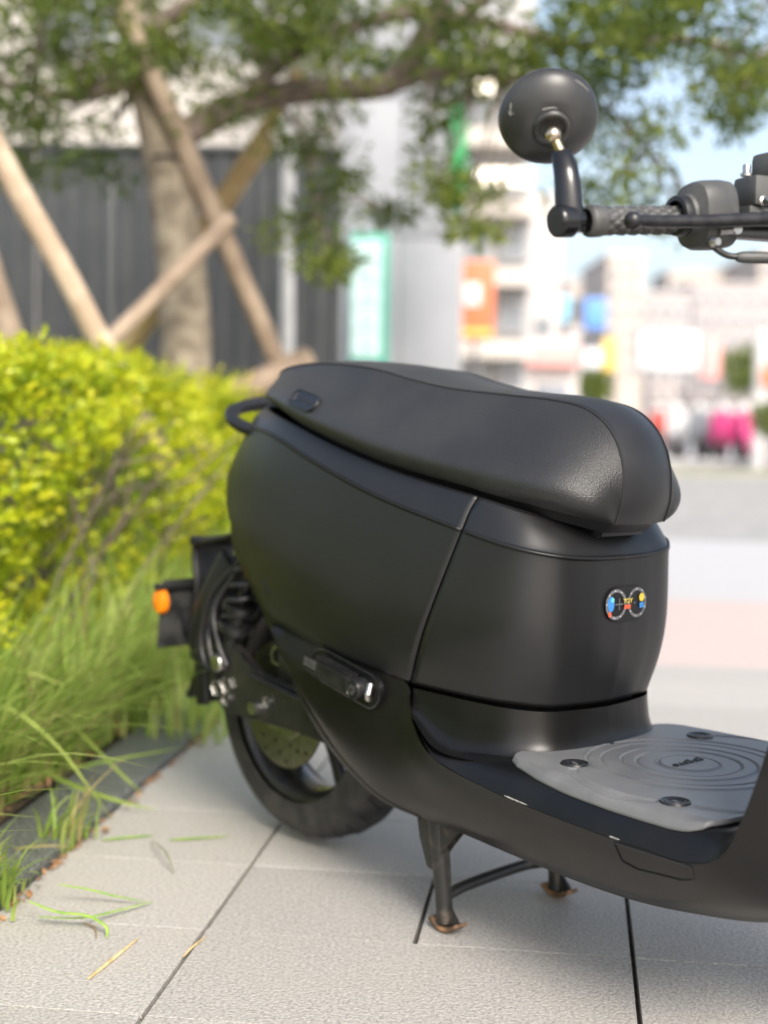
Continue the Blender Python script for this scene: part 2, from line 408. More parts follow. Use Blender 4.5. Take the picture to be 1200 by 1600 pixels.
# tail lamp between the side panels
lathe_obj('tail_lamp', [(0,-.004),(.05,-.004),(.055,0),(.055,.008),(.04,.016),(0,.018)], axis_mat((-1,0,-.25), (-.193,0,.650)) @ Matrix.Scale(.62, 4) @ Matrix.Scale(1.25, 4, (0,1,0)), M['red_lens'], SC)
bm = bmesh.new(); prism(bm, [(-.20,-.055,.63),(-.10,-.11,.55),(-.06,-.12,.50),(-.06,.12,.50),(-.10,.11,.55),(-.20,.055,.63)], (.07,0,.03)); bm_obj('tail_underside', bm, M['black'], SC)

# ---- seat
S_seam = [(-.060,-.02,.772),(-.046,-.055,.794),(.005,-.080,.809),(.10,-.092,.816),(.20,-.095,.811),(.265,-.094,.803),(.325,-.089,.790),(.40,-.080,.777),(.50,-.066,.768),(.575,-.056,.762),(.635,-.051,.750),(.676,-.049,.722),(.697,-.049,.681),(.700,-.050,.635),(.690,-.050,.600)]
S_bot  = [(-.062,-.025,.757),(-.053,-.058,.757),(-.018,-.094,.752),(.04,-.120,.741),(.10,-.137,.724),(.17,-.149,.707),(.24,-.156,.691),(.32,-.158,.673),(.41,-.156,.657),(.49,-.152,.645),(.555,-.144,.633),(.61,-.128,.623),(.650,-.104,.613),(.675,-.078,.605),(.689,-.051,.599)]
S_mid  = []
S_bulge= [.003,.008,.012,.016,.019,.021,.022,.022,.022,.022,.022,.021,.016,.008,.0]
for (a, b, k) in zip(S_seam, S_bot, S_bulge):
    a, b = np.array(a), np.array(b); S_mid.append((a, b, k))
nu, nv = 90, 22
us = np.linspace(0, len(S_seam)-1, nu)
Sa, Sb, Sk = cr(S_seam, us), cr(S_bot, us), cr(np.array(S_bulge)[:, None], us)[:, 0]
tang = np.gradient(Sb, axis=0); outn = np.stack([tang[:, 1], -tang[:, 0], np.zeros(nu)], 1); outn /= np.linalg.norm(outn, axis=1)[:, None]
side_rows = []
for j, v in enumerate(np.linspace(0, 1, nv)):
    # v=0 seam, v=1 bottom edge; belly of the cushion lies low, edge tucked in
    bul = Sk*(1.0*math.sin(math.pi*v**2.1)+.32*math.sin(math.pi*v))
    P = Sa*(1-v)+Sb*v+outn*bul[:, None]
    if v > .80: P = P-outn*(Sk*np.interp(np.arange(nu),[0,nu*.5,nu*.75,nu],[.45,.4,.15,.1])*((v-.80)/.20)**2)[:, None]
    side_rows.append(P)
side = np.stack(side_rows, 1)                                # nu x nv x 3
crown = f1([0,.25,.5,.75,1],[.006,.009,.008,.006,.004])
top_rows = []
for j, s in enumerate(np.linspace(0, 1, 10)):                # seam -> centre
    P = Sa.copy(); P[:, 1] *= (1-s)
    bump = math.sin(s*math.pi/2)**1
    k = np.linspace(0, 1, nu); d = np.gradient(Sa, axis=0); nrm = np.stack([-d[:, 2], np.zeros(nu), d[:, 0]], 1); nrm /= np.linalg.norm(nrm, axis=1)[:, None]
    amp = np.interp(k, [0,.1,.35,.6,.8,.93,1], [.014,.009,.007,.006,.010,.012,.006])
    top_rows.append(P+nrm*(amp*bump)[:, None])
top = np.stack(top_rows, 1)
seat = empty('seat', parent=SC)
for s in (0, 1):
    V = side if s == 0 else mirror_y(side)
    mesh('seat_side', V.reshape(-1, 3), grid_faces(nu, nv, flip=(s == 0)), M['leather'], seat)
T2 = np.concatenate([top, mirror_y(top)[:, ::-1][:, 1:]], 1)
mesh('seat_top', T2.reshape(-1, 3), grid_faces(nu, T2.shape[1]), M['leather2'], seat)
# piping groove: a dark thread in the fold and a row of stitches beside it
for s in (1, -1):
    pth = Sa[6:].copy(); pth[:, 1] *= s
    d = np.gradient(Sa, axis=0)[6:]; nrm = np.stack([-d[:, 2], np.zeros(len(d)), d[:, 0]], 1); nrm /= np.linalg.norm(nrm, axis=1)[:, None]
    tube_obj('seam', (pth+nrm*.0006).tolist(), .0013, M['stitch'], seat, seg=6)
sbm = bmesh.new()
uu = np.arange(7.5, 13.8, .045)
C1 = cr(S_seam, uu); C2 = cr(S_seam, uu+.028)
for s in (1, -1):
    for p, q in zip(C1, C2):
        off = np.array([.0012, .0055, .0012])
        a, b = (p+off)*(1, s, 1), (q+off)*(1, s, 1)
        tube(sbm, [a.tolist(), b.tolist()], .0006, 4)
tag(bm_obj('stitching', sbm, M['black'], seat), kind='stuff')
# underside tray of the seat, latch recess below the nose
V = np.concatenate([Sb, mirror_y(Sb)[::-1]]); V2 = V.copy(); V2[:, :2] = V2[:, :2]*.965+(.012, 0); V2[:, 2] -= .012
n_ = len(V); bm = bmesh.new(); A = [bm.verts.new(p+np.array([0,0,.002])) for p in V*np.array([.985,.93,1])+np.array([.004,0,0])]; Bv = [bm.verts.new(p) for p in V2*np.array([.98,.90,1])+np.array([.004,0,0])]
for i in range(n_): bm.faces.new((A[i], A[(i+1) % n_], Bv[(i+1) % n_], Bv[i]))
bm.faces.new(A); bm.faces.new(Bv[::-1])
bm_obj('seat_base', bm, M['black'], seat)
box_obj('seat_latch', (.640,0,.588), (.04,.088,.016), M['blackgloss'], SC, .003)
box_obj('latch_recess', (.637,.0,.5775), (.02,.080,.020), M['blackgloss'], SC, .004, M=None)
# oval badge on the seat's rear flank
def on_side(u, v):
    i = u/(len(S_seam)-1)*(nu-1); j = v*(nv-1); i0, j0 = int(i), int(j)
    p = side[i0, j0]; du = side[min(i0+1, nu-1), j0]-side[i0-1, j0]; dv = side[i0, j0+1]-side[i0, j0-1]
    n = np.cross(dv, du); n /= np.linalg.norm(n)
    if n[1] > 0: n = -n
    return p, n, du/np.linalg.norm(du)
p, n, tx = on_side(4.12, .66)
zx = Vector(n); xx = Vector(tx); xx = (xx-zx*xx.dot(zx)).normalized(); yx = zx.cross(xx)
BM = Matrix(((xx.x,yx.x,zx.x,p[0]),(xx.y,yx.y,zx.y,p[1]),(xx.z,yx.z,zx.z,p[2]),(0,0,0,1)))
def stadium(l, r, n=10):
    pts = []
    for k in range(n+1): a = -math.pi/2+math.pi*k/n; pts.append((l/2+r*math.cos(a), r*math.sin(a)))
    for k in range(n+1): a = math.pi/2+math.pi*k/n; pts.append((-l/2+r*math.cos(a), r*math.sin(a)))
    return pts
badge = bpy.data.objects.new('badge', None); link(badge, seat)
bm = bmesh.new(); prism(bm, [(x, y, -.006) for x, y in stadium(.052, .0150)], (0,0,.008), BM); bm_obj('badge_plate', bm, M['blackgloss'], SC).parent = seat
badge.name = 'badge'; bpy.data.objects.remove(badge)
bm = bmesh.new(); tube(bm, [BM @ Vector((x, y, .0022)) for x, y in stadium(.052, .0150)+stadium(.052,.0150)[:1]], .0013, 6); bm_obj('badge_rim', bm, M['anod'], SC).parent = seat
text_obj('badge_letter', 'S', .020, .0006, BM @ Matrix.Translation((-.028,0,.0026)), M['housing'], SC).parent = seat
bm = bmesh.new()
for k in range(7):
    if k == 3: continue
    box(bm, (-.010+k*.0058, 0, .0024), (.0040,.0058,.0008), M=BM)
bm_obj('badge_lettering', bm, M['anod'], SC).parent = seat

# ---- grab rail
gr = [(-.04,-.086,.705),(-.075,-.098,.708),(-.118,-.100,.722),(-.150,-.075,.740),(-.160,0,.752),(-.150,.075,.740),(-.118,.100,.722),(-.075,.098,.708),(-.04,.086,.705)]
tube_obj('grab_rail', gr, .0115, M['black'], SC, seg=14, smoothpath=48)

# ---- lower side fairings
LA = [(.094,-.160,.402),(.14,-.1655,.393),(.22,-.1705,.383),(.32,-.170,.371),(.416,-.168,.3595),(.444,-.180,.310),(.500,-.192,.272),(.620,-.206,.257),(.735,-.219,.253),(.84,-.229,.252),(.90,-.234,.253),(.972,-.238,.256),(1.010,-.241,.275),(1.034,-.243,.318),(1.056,-.243,.38),(1.085,-.240,.48),(1.108,-.228,.60),(1.122,-.205,.70),(1.122,-.160,.80),(1.11,-.11,.87)]
LB = [(.098,-.160,.390),(.150,-.162,.322),(.205,-.161,.267),(.262,-.158,.222),(.345,-.155,.183),(.43,-.152,.170),(.51,-.152,.167),(.61,-.154,.162),(.73,-.157,.158),(.83,-.163,.162),(.925,-.167,.174),(1.005,-.172,.190),(1.060,-.176,.212),(1.10,-.176,.25),(1.125,-.174,.33),(1.145,-.170,.45),(1.16,-.158,.58),(1.165,-.138,.69),(1.155,-.105,.79),(1.13,-.07,.865)]
LC = [(.17,-.07,.36),(.21,-.07,.31),(.25,-.07,.26),(.30,-.07,.20),(.36,-.07,.160),(.43,-.07,.152),(.51,-.07,.150),(.61,-.07,.148),(.73,-.07,.147),(.83,-.07,.15),(.925,-.07,.160),(1.01,-.07,.176),(1.08,-.07,.20),(1.13,-.07,.24),(1.16,-.07,.33),(1.175,-.07,.45),(1.185,-.07,.58),(1.185,-.06,.69),(1.17,-.045,.79),(1.14,-.03,.865)]
LD = [(p[0], 0, p[2]-.002) for p in LC]
m1 = np.array(LA)*.62+np.array(LB)*.38+np.array([0,-.010,0]); m2 = np.array(LA)*.22+np.array(LB)*.78+np.array([0,-.011,0])
wfl = np.interp(np.arange(len(LB)), [0,3,5,6], [1,1,.4,0])[:, None]*0+np.zeros((len(LB),1)); LB2 = np.array(LB)+np.array([-.015,.010,-.013])*wfl+np.array([0,.010,-.007])*(1-wfl); LB3 = np.array(LB)+np.array([-.011,.024,-.010])*wfl+np.array([0,.026,-.010])*(1-wfl)
LR = [LA, m1.tolist(), m2.tolist(), LB, LB2.tolist(), LB3.tolist(), LC, LD]
us = np.linspace(0, 19, 190); vs = np.concatenate([np.linspace(0,2,12)[:-1], np.linspace(2,4,13)[:-1], np.linspace(4,7,12)])
C = np.stack([cr(r, us) for r in LR]); Lg = np.stack([np.stack([cr(C[:, i], np.array([v]))[0] for v in vs]) for i in range(len(us))])
for s in (0, 1):
    V = Lg if s == 0 else mirror_y(Lg)
    o = mesh('lower_fairing', V.reshape(-1, 3), grid_faces(len(us), len(vs), flip=(s == 0)), M['paint2'], SC); 
# rolled flange running along the slanted rear edge of side panel and fairing
E0 = [Gs[k, 0] for k in range(VV.searchsorted(5.35), len(VV)-1, 2)]+[np.array(p) for p in LB[1:6]]
E0 = cr(E0, np.linspace(0, len(E0)-1, 70)); TE = np.gradient(E0, axis=0); TE /= np.linalg.norm(TE, axis=1)[:, None]
PE = np.stack([TE[:, 2], np.zeros(70), -TE[:, 0]], 1); PE *= np.where(PE[:, :1] > 0, -1, 1); PE /= np.linalg.norm(PE, axis=1)[:, None]
wE = np.interp(np.linspace(0, 1, 70), [0,.12,.3,.75,1], [.005,.014,.019,.017,.005])[:, None]
for s in (1, -1):
    rowsE = [E0+[0,.001,0], E0+PE*wE*.10+np.array([0,1,0])*wE*.06, E0+PE*wE*.60+np.array([0,1,0])*wE*.20, E0+PE*wE*1.12+np.array([0,1,0])*wE*.38, E0+PE*wE*1.2+np.array([0,1,0])*wE*.62, E0+PE*wE*.4+np.array([0,1,0])*(wE*2+.02)]
    V = np.stack(rowsE, 1)*np.array([1, s, 1]); mesh('rear_flange', V.reshape(-1, 3), grid_faces(70, 6, flip=(s < 0)), M['paint2'], SC)
def fairing_pt(u, v, side=-1):
    Cc = np.stack([cr(r, np.array([u]))[0] for r in LR]); p = cr(Cc, np.array([v]))[0]
    Cu = np.stack([cr(r, np.array([u+.02]))[0] for r in LR]); pu = cr(Cu, np.array([v]))[0]; pv = cr(Cc, np.array([v+.02]))[0]
    n = np.cross(pv-p, pu-p); n /= np.linalg.norm(n)
    if n[1] > 0: n = -n
    return p, n
# small service hatch outlined on the fairing in front
for s in (1, -1):
    bm = bmesh.new()
    cor = [(9.15,.12),(9.35,.09),(10.7,.09),(10.88,.15),(10.72,.80),(10.45,.98),(9.55,.98),(9.25,.80)]
    ring = []
    for i in range(len(cor)):
        a, b = np.array(cor[i]), np.array(cor[(i+1) % len(cor)])
        for t in np.linspace(0, 1, 8, endpoint=False): ring.append(a*(1-t)+b*t)
    pts = []
    for u_, v_ in ring:
        p, n = fairing_pt(u_, v_); pts.append(((p+n*.0004)*(1, s, 1)).tolist())
    tube(bm, pts+pts[:1], .0011, 5, caps=False)
    bm_obj('hatch_joint', bm, M['skblack'], SC)

# ---- floor board (heightfield with skirt up to the front cover)
DZ = .288
wf = f1([.40,.42,.445,.50,.62,.735,.84,.90,.975,1.03],[.168,.171,.181,.193,.207,.220,.230,.235,.239,.240])
ze = f1([.40,.418,.445,.50,.62,.735,.84,.90,.975,1.03],[.362,.358,.311,.273,.258,.254,.253,.254,.257,.290])
def floor_z(x, y):
    e = float(wf(x))-abs(y); q = max(1-e/.045, 0)
    return DZ+(float(ze(x))-DZ)*q**2.2
xs = np.concatenate([np.linspace(.425,.52,24)[:-1], np.linspace(.52,.95,60)]); ny = 81
tt = np.linspace(-1, 1, ny); tt = np.sin(tt*math.pi/2)*.45+tt*.55
V = []
for x in xs:
    wv = float(wf(x))
    for t in tt: y = wv*t; V.append((x, y, floor_z(x, y)))
KC = [(.95,0,DZ),(.985,0,.2905),(1.014,0,.306),(1.034,0,.340),(1.054,0,.40),(1.082,0,.50),(1.105,0,.60),(1.117,0,.70),(1.117,0,.80),(1.105,0,.868)]
KE = [(.95,float(wf(.95)),float(ze(.95))),(.985,.2392,.2600)]+[(p[0],-p[1],p[2]) for p in LA[12:]]
kk = np.linspace(0, 9, 70)[1:]; Kc, Ke = cr(KC, kk), cr(KE, kk)
for c_, e_ in zip(Kc, Ke):
    for t in tt:
        a_ = abs(t); q = max(1-(1-a_)*e_[1]/.045, 0)**2.2
        V.append((c_[0]+(e_[0]-c_[0])*q+.02*a_**2*(1-q)*0, e_[1]*t, c_[2]+(e_[2]-c_[2])*q))
fb = mesh('floor_board', V, grid_faces(len(xs)+len(kk), ny), M['paint2'], SC)
# skirt sweeping from the foot of the front cover down to the floor
K0 = (cr(B4[6:], np.linspace(.03, 4, 8))+np.array([0,0,-.0062])).tolist()
K9 = [(.446,-.184,.318),(.505,-.190,.284),(.580,-.180,.281),(.622,-.156,.2845),(.648,-.130,.2855),(.664,-.088,.2865),(.669,-.050,.2865),(.674,0,.2865)]
K0_, K9_ = np.array(K0), np.array(K9); rowsK = []
for f_, zf in ((0,0),(.035,.25),(.10,.52),(.22,.745),(.42,.90),(.68,.975),(1,1)):
    r = K0_*(1-f_)+K9_*f_; r[:, 2] = K0_[:, 2]*(1-zf)+K9_[:, 2]*zf; rowsK.append(r)
us_ = np.linspace(0, 7, 60); Ck = np.stack([cr(r, us_) for r in rowsK]); vk = np.linspace(0, 6, 25)
Sk_ = np.stack([np.stack([cr(Ck[:, i], np.array([v]))[0] for v in vk]) for i in range(60)])
Sk2 = np.concatenate([Sk_, mirror_y(Sk_)[::-1][1:]], 0)
mesh('floor_skirt', Sk2.reshape(-1, 3), grid_faces(Sk2.shape[0], 25, flip=True), M['paint2'], SC)
# edge scratches along the lip
for (x0, x1) in ((.655,.70),(.845,.862)):
    pth = [(x, -float(wf(x))+.0005, float(ze(x))+.0012) for x in np.linspace(x0, x1, 8)]
    tube_obj('scratch', pth, [.0004]+[.0011]*6+[.0004], M['scuff'], SC, seg=6)

# ---- rubber mat with moulded rings
RC = (.787, -.006)
CHN = [np.array(c) for c in ([(.702,-.131),(.722,-.156),(.758,-.180),(.81,-.194),(.86,-.192),(.894,-.174)],[(.894,-.174),(.93,-.166),(.965,-.150)])]
CHN = [cr(c, np.linspace(0, len(c)-1, 40)) for c in CHN]
def sstep(a, b, x): t = min(max((x-a)/(b-a), 0), 1); return t*t*(3-2*t)
def mat_h(x, y):
    r = math.hypot(x-RC[0], y-RC[1]); h = 0
    for r0, wd, a in ((.039,.0016,-.0020),(.0415,.0014,.0010),(.067,.0017,-.0022),(.0865,.0017,-.0022),(.089,.0014,.0010),(.112,.0017,-.0022),(.131,.0017,-.0022),(.1335,.0014,.0010)):
        h += a*math.exp(-((r-r0)/wd)**2)
    h -= .0009*(sstep(.069,.066,r)-sstep(.041,.038,r))
    if .09 < r < .25:
        d = min(np.hypot(c[:, 0]-x, c[:, 1]+abs(y)).min() for c in CHN)
        dsc = min(math.hypot(x-a_, abs(y)-abs(b_)) for a_, b_ in ((.702,.131),(.894,.172)))
        h += (-.0022*sstep(.0080,.0040,d))*sstep(.020,.023,dsc)
    return h
wm = f1([.610,.616,.626,.645,.69,.75,.82,.90,.94,.962,.975,.980],[.135,.155,.168,.179,.192,.203,.211,.217,.217,.209,.186,.150])
def mat_top(x, y):
    e = float(wm(x))-abs(y); e = min(e, (.9805-x)*1.5+.002); q2 = max(1-e/.007, 0)
    return floor_zz(x, y)+.0075+mat_h(x, y)-.006*q2**2
def floor_zz(x, y):
    if x <= .95: return floor_z(x, y)
    i = np.argmin(np.abs(Kc[:, 0]-x)); c_, e_ = Kc[i], Ke[i]; q = max(1-(e_[1]-abs(y))/.045, 0)**2.2; return c_[2]+(e_[2]-c_[2])*q
xs = np.linspace(.612,.980, 270); ny = 300; V = []
for x in xs:
    wv = float(wm(x))
    for t in np.linspace(-1, 1, ny):
        y = wv*t; V.append((x, y, mat_top(x, y)))
fm = mesh('floor_mat', V, grid_faces(len(xs), ny), M['rubber'], SC); solidify(fm, .006)
SCREWS = ((.702,-.131),(.894,-.172),(.702,.131),(.894,.172))
for x, y in SCREWS:
    sc_ = lathe_obj('mat_screw', [(0,.0020),(.009,.0020),(.0105,.0034),(.0125,.0036),(.0135,.0022),(.0150,.0034),(.0172,.0036),(.0185,.002),(.0195,-.003)], Matrix.Translation((x, y, mat_top(x, y)-.0012)), M['black'], fm, seg=36)
    box_obj('screw_slot', (x, y, mat_top(x, y)+.0012), (.008,.0016,.0012), M['rubber'], sc_, M=None)
TM = Matrix.Translation((RC[0], RC[1], DZ+.0080)) @ Matrix.Rotation(-math.pi/2, 4, 'Z')
text_obj('mat_lettering', 'gogoro', .0185, .0010, TM @ Matrix.Scale(1.15, 4, (1,0,0)), M['black'], SC).parent = fm

# ---- handlebar, controls
hb = empty('handlebar', parent=SC)
G0, G1 = Vector((.885,-.345,.947)), Vector((.914,-.222,.958)); gd = (G1-G0).normalized()
bar = [(.887,-.335,.948),(.914,-.222,.958),(.945,-.10,.968),(.968,-.04,.97),(.97,0,.97),(.968,.04,.97),(.945,.10,.968),(.914,.222,.958),(.887,.335,.948)]
tube_obj('bar_tube', bar, .011, M['blackmetal'], hb, seg=14, smoothpath=40)
tube_obj('steering_stem', [(.975,0,.955),(1.04,0,.80),(1.12,0,.60)], .03, M['black'], hb, seg=16)
lathe_obj('head_cover', [(0,.05),(.05,.045),(.085,.02),(.095,0),(.085,-.03),(.04,-.055),(0,-.06)], Matrix.Translation((1.02,0,.955)) @ Matrix.Diagonal((.9,1.15,.8,1)), M['paint'], hb, seg=32)
lathe_obj('headlight', [(0,.02),(.05,.016),(.07,.004),(.074,-.01),(.0,-.012)], axis_mat((1,0,-.1), (1.095,0,.935)), M['glass'], hb)
def grip(s):
    # diamond pattern grip sleeve
    V = []; nl, nc = 96, 60; Lg_ = (G1-G0).length
    side = gd.cross(Vector((0,0,1))).normalized(); up = side.cross(gd).normalized()
    prof = f1([0,.02,.05,.10,.14,.17,.2,.5,.8,.92,1],[.0130,.0165,.0172,.0172,.0168,.0150,.0146,.0150,.0146,.0148,.0150])
    for i in range(nl):
        t = i/(nl-1); r0 = float(prof(t))
        for k in range(nc):
            a = 2*math.pi*k/nc; r = r0
            if .155 < t < .97:
                p = t*Lg_*62; q = a*9/(2*math.pi)
                d1 = abs(((p*1.0+q*1.0) % 1)-.5)*2; d2 = abs(((p*1.0-q*1.0) % 1)-.5)*2
                r += .0026*(1-max(d1, d2)**2)-.0012
            P = G0+gd*(t*Lg_)+side*(r*math.cos(a))+up*(r*math.sin(a)); V.append((P.x, s*P.y, P.z))
    F_ = []
    for i in range(nl-1):
        for k in range(nc):
            f = (i*nc+k, i*nc+(k+1) % nc, (i+1)*nc+(k+1) % nc, (i+1)*nc+k); F_.append(f if s > 0 else f[::-1])
    return mesh('grip', V, F_, M['housing'], hb)
grip(1); grip(-1)
def mirrored(fn):
    for s in (1, -1): fn(s)
def flipM(s): return Matrix.Diagonal((1, s, 1, 1))
HM = Matrix(((gd.x, 0, 0, .9265),(gd.y, 0, 0, -.196),(gd.z, 0, 0, .964),(0,0,0,1)))
_sd = gd.cross(Vector((0,0,1))).normalized(); _up = _sd.cross(gd)
HM = Matrix(((gd.x,_sd.x,_up.x,.9265),(gd.y,_sd.y,_up.y,-.196),(gd.z,_sd.z,_up.z,.964),(0,0,0,1)))
def controls(s):
    m = flipM(s)
    # throttle housing: rounded drum with clam-shell line
    bm = bmesh.new()
    prof = [(-.030,.017),(-.0285,.022),(-.024,.0235),(-.0225,.0265),(-.018,.0335),(-.010,.0365),(.010,.0370),(.022,.0355),(.027,.030),(.028,.012)]
    rings = []
    for x, r in prof:
        ring = []
        for k in range(40):
            a = 2*math.pi*k/40; ca, sa = math.cos(a), math.sin(a); e = 3.2 if r > .027 else 2
            q = (abs(ca)**e+abs(sa)**e)**(-1/e)
            ring.append(bm.verts.new(m @ (HM @ Vector((x, r*.84*q*ca, r*1.02*q*sa)))))
        rings.append(ring)
    for A, B in zip(rings, rings[1:]):
        for k in range(40): bm.faces.new((A[k], A[(k+1) % 40], B[(k+1) % 40], B[k]))
    bm.faces.new(rings[0]); bm.faces.new(rings[-1][::-1])
    hs = bm_obj('throttle_housing', bm, M['housing'], hb, sharp=30)
    lathe_obj('grip_collar', [(.0165,-.006),(.021,-.005),(.0225,0),(.021,.006),(.0165,.007)], m @ HM @ Matrix.Translation((-.036,0,0)) @ Matrix.Rotation(math.pi/2, 4, 'Y'), M['black'], hb, seg=32, closed=False)
    # lever: tapered blade with ball tip, in front of the grip
    lv = tube_obj('brake_lever', [tuple(m @ Vector(p)) for p in [(.930,-.318,.9465),(.938,-.29,.9475),(.955,-.24,.951),(.972,-.19,.956),(.984,-.15,.960),(.985,-.12,.962)]], [.0068,.0068,.0070,.0078,.0085,.009], M['anod'], hb, seg=14, smoothpath=24)
    bm = bmesh.new(); bmesh.ops.create_uvsphere(bm, u_segments=18, v_segments=12, radius=.0100, matrix=Matrix.Translation(m @ Vector((.929,-.321,.946)))); bm_obj('lever_ball', bm, M['anod'], lv)
    # master cylinder
    mb = bmesh.new(); MM = m @ Matrix.Translation((.956,-.133,.992)) @ Matrix.Rotation(math.radians(75), 4, 'Z')
    box(mb, (0,0,0), (.052,.040,.034), .006, MM); box(mb, (.012,0,.030), (.034,.034,.030), .008, MM); box(mb, (0,0,-.028), (.058,.030,.024), .004, MM)
    mc = bm_obj('master_cylinder', mb, M['housing'], hb)
    for dx, dz, r in ((-.018,.022,.0046),(-.014,-.012,.004)):
        Mx = MM @ Matrix.Translation((dx, -.0215 if dz < 0 else .006, dz)) @ (Matrix.Rotation(math.pi/2, 4, 'X') if dz < 0 else Matrix.Identity(4))
        lathe_obj('cylinder_bolt', [(0,.009),(r*.8,.009),(r,.0075),(r,0),(r*1.5,-.001),(r*1.5,-.004),(0,-.004)], Mx, M['steel'], mc, seg=12)
    bm = bmesh.new(); box(bm, (0,0,0), (.11,.022,.012), .003, m @ Matrix.Translation((.965,-.13,.945)) @ Matrix.Rotation(math.radians(72), 4, 'Z')); bm_obj('lever_bracket', bm, M['blackmetal'], hb)
    # hose clip and cable
    cl = bmesh.new(); CM = m @ HM @ Matrix.Translation((.006, .031, -.020))
    tube(cl, [CM @ Vector((-.014,0,0)), CM @ Vector((.014,.001,.002))], .0048, 10); tube(cl, [CM @ Vector((.008,-.004,.002)), CM @ Vector((.008,.006,.002))], .0062, 12)
    bm_obj('cable_clip', cl, M['steel'], hs)
    lathe_obj('housing_screw', [(0,.004),(.004,.004),(.005,.003),(.006,0),(.0068,-.001),(.0068,-.004)], m @ HM @ Matrix.Translation((-.010,.0285,-.031)) @ Matrix.Rotation(-math.pi/2, 4, 'X'), M['steel'], hs, seg=14)
    cp = [(.939,-.213,.944),(.944,-.211,.934),(.950,-.205,.925),(.957,-.194,.9185),(.966,-.182,.917)]
    tube_obj('cable_elbow', [tuple(m @ Vector(p)) for p in cp], .0036, M['stand'], hs, seg=10, smoothpath=18)
    tube_obj('cable_sheath', [tuple(m @ Vector(p)) for p in [(.963,-.186,.917),(.968,-.179,.9168),(.985,-.155,.917),(1.0,-.12,.915),(1.01,-.06,.91)]], [.0048,.0066,.0066,.0066,.006], M['housing'], hb, seg=14, smoothpath=20)
mirrored(controls)
# ---- bar-end mirrors
def bar_mirror(s):
    m = flipM(s); mr = bpy.data.objects.new('mirror', None); link(mr, SC)
    c0 = Vector((.877,-.372,.945))
    lathe_obj('bar_end_clamp', [(0,-.010),(.0150,-.010),(.0168,-.008),(.0172,-.004),(.0172,.010),(.0135,.012),(.012,.022),(0,.022)], m @ axis_mat(gd, c0), M['blackgloss'], mr, seg=28)
    # flat curved arm
    arm = [(.879,-.366,.934),(.880,-.366,.960),(.876,-.366,.990),(.870,-.364,1.006),(.863,-.362,1.018)]
    P = cr(arm, np.linspace(0, 4, 20)); bm = bmesh.new(); tube(bm, [tuple(m @ Vector(p)) for p in P.tolist()], np.interp(np.linspace(0,1,20),[0,.3,.8,1],[.0165,.0145,.0125,.0110]).tolist(), 16, up=(.7,-.7,0), flat=.62)
    bm_obj('arm', bm, M['blackgloss'], mr, sharp=40)
    bd = Vector((.64,-.49,-.60)).normalized()                       # back of the shell faces forward, out and down
    cen = Vector((.835,-.352,1.059)); apex = cen+bd*.018
    prof = [(.0525,-.010),(.0535,-.009),(.0540,-.006),(.0535,-.002),(.050,.005),(.042,.0125),(.032,.019),(.0225,.0235),(.0205,.0232),(.0195,.0255),(.0175,.0268),(.0150,.0262),(.0135,.0215),(.0,.0205)]
    prof2 = [(.0,-.0065),(.0495,-.0065),(.0510,-.0095)]+prof
    sh = lathe_obj('shell', prof2, m @ axis_mat(bd, cen), M['mirror_shell'], mr, seg=64)
    lathe_obj('mirror_face', [(0,-.0078),(.0488,-.0078),(.0488,-.0068),(0,-.0068)], m @ axis_mat(bd, cen), M['mirror_glass'], sh, seg=48)
    sx = m @ axis_mat(bd, cen)
    bp_ = Vector(cen+bd*.037)
    bm = bmesh.new(); bmesh.ops.create_uvsphere(bm, u_segments=20, v_segments=14, radius=.0085, matrix=Matrix.Translation(m @ bp_))
    tube(bm, [tuple(m @ bp_), tuple(m @ Vector((.864,-.362,1.017)))], [.0045,.0052], 14)
    bm_obj('ball_joint', bm, M['brass'], mr)
    # scuffs on the shell
    for pts in ([(-.044,.020),(-.0435,.008)],[(-.0455,.011),(-.0435,.008),(-.041,.011)],[(-.012,.021),(-.007,.0225),(-.001,.0235),(.003,.0225)],[(.022,.046),(.030,.041),(.038,.034)]):
        rr_ = []
        for (a, b) in pts:
            r = math.hypot(a, b); zz = np.interp(r, [.0225,.032,.042,.050,.0535], [.0235,.019,.0125,.005,-.002]); rr_.append(tuple(sx @ Vector((a, b, zz+.0004))))
        bm = bmesh.new(); tube(bm, rr_, .0007, 5); bm_obj('scuff', bm, M['scuff'], sh)
mirrored(bar_mirror)

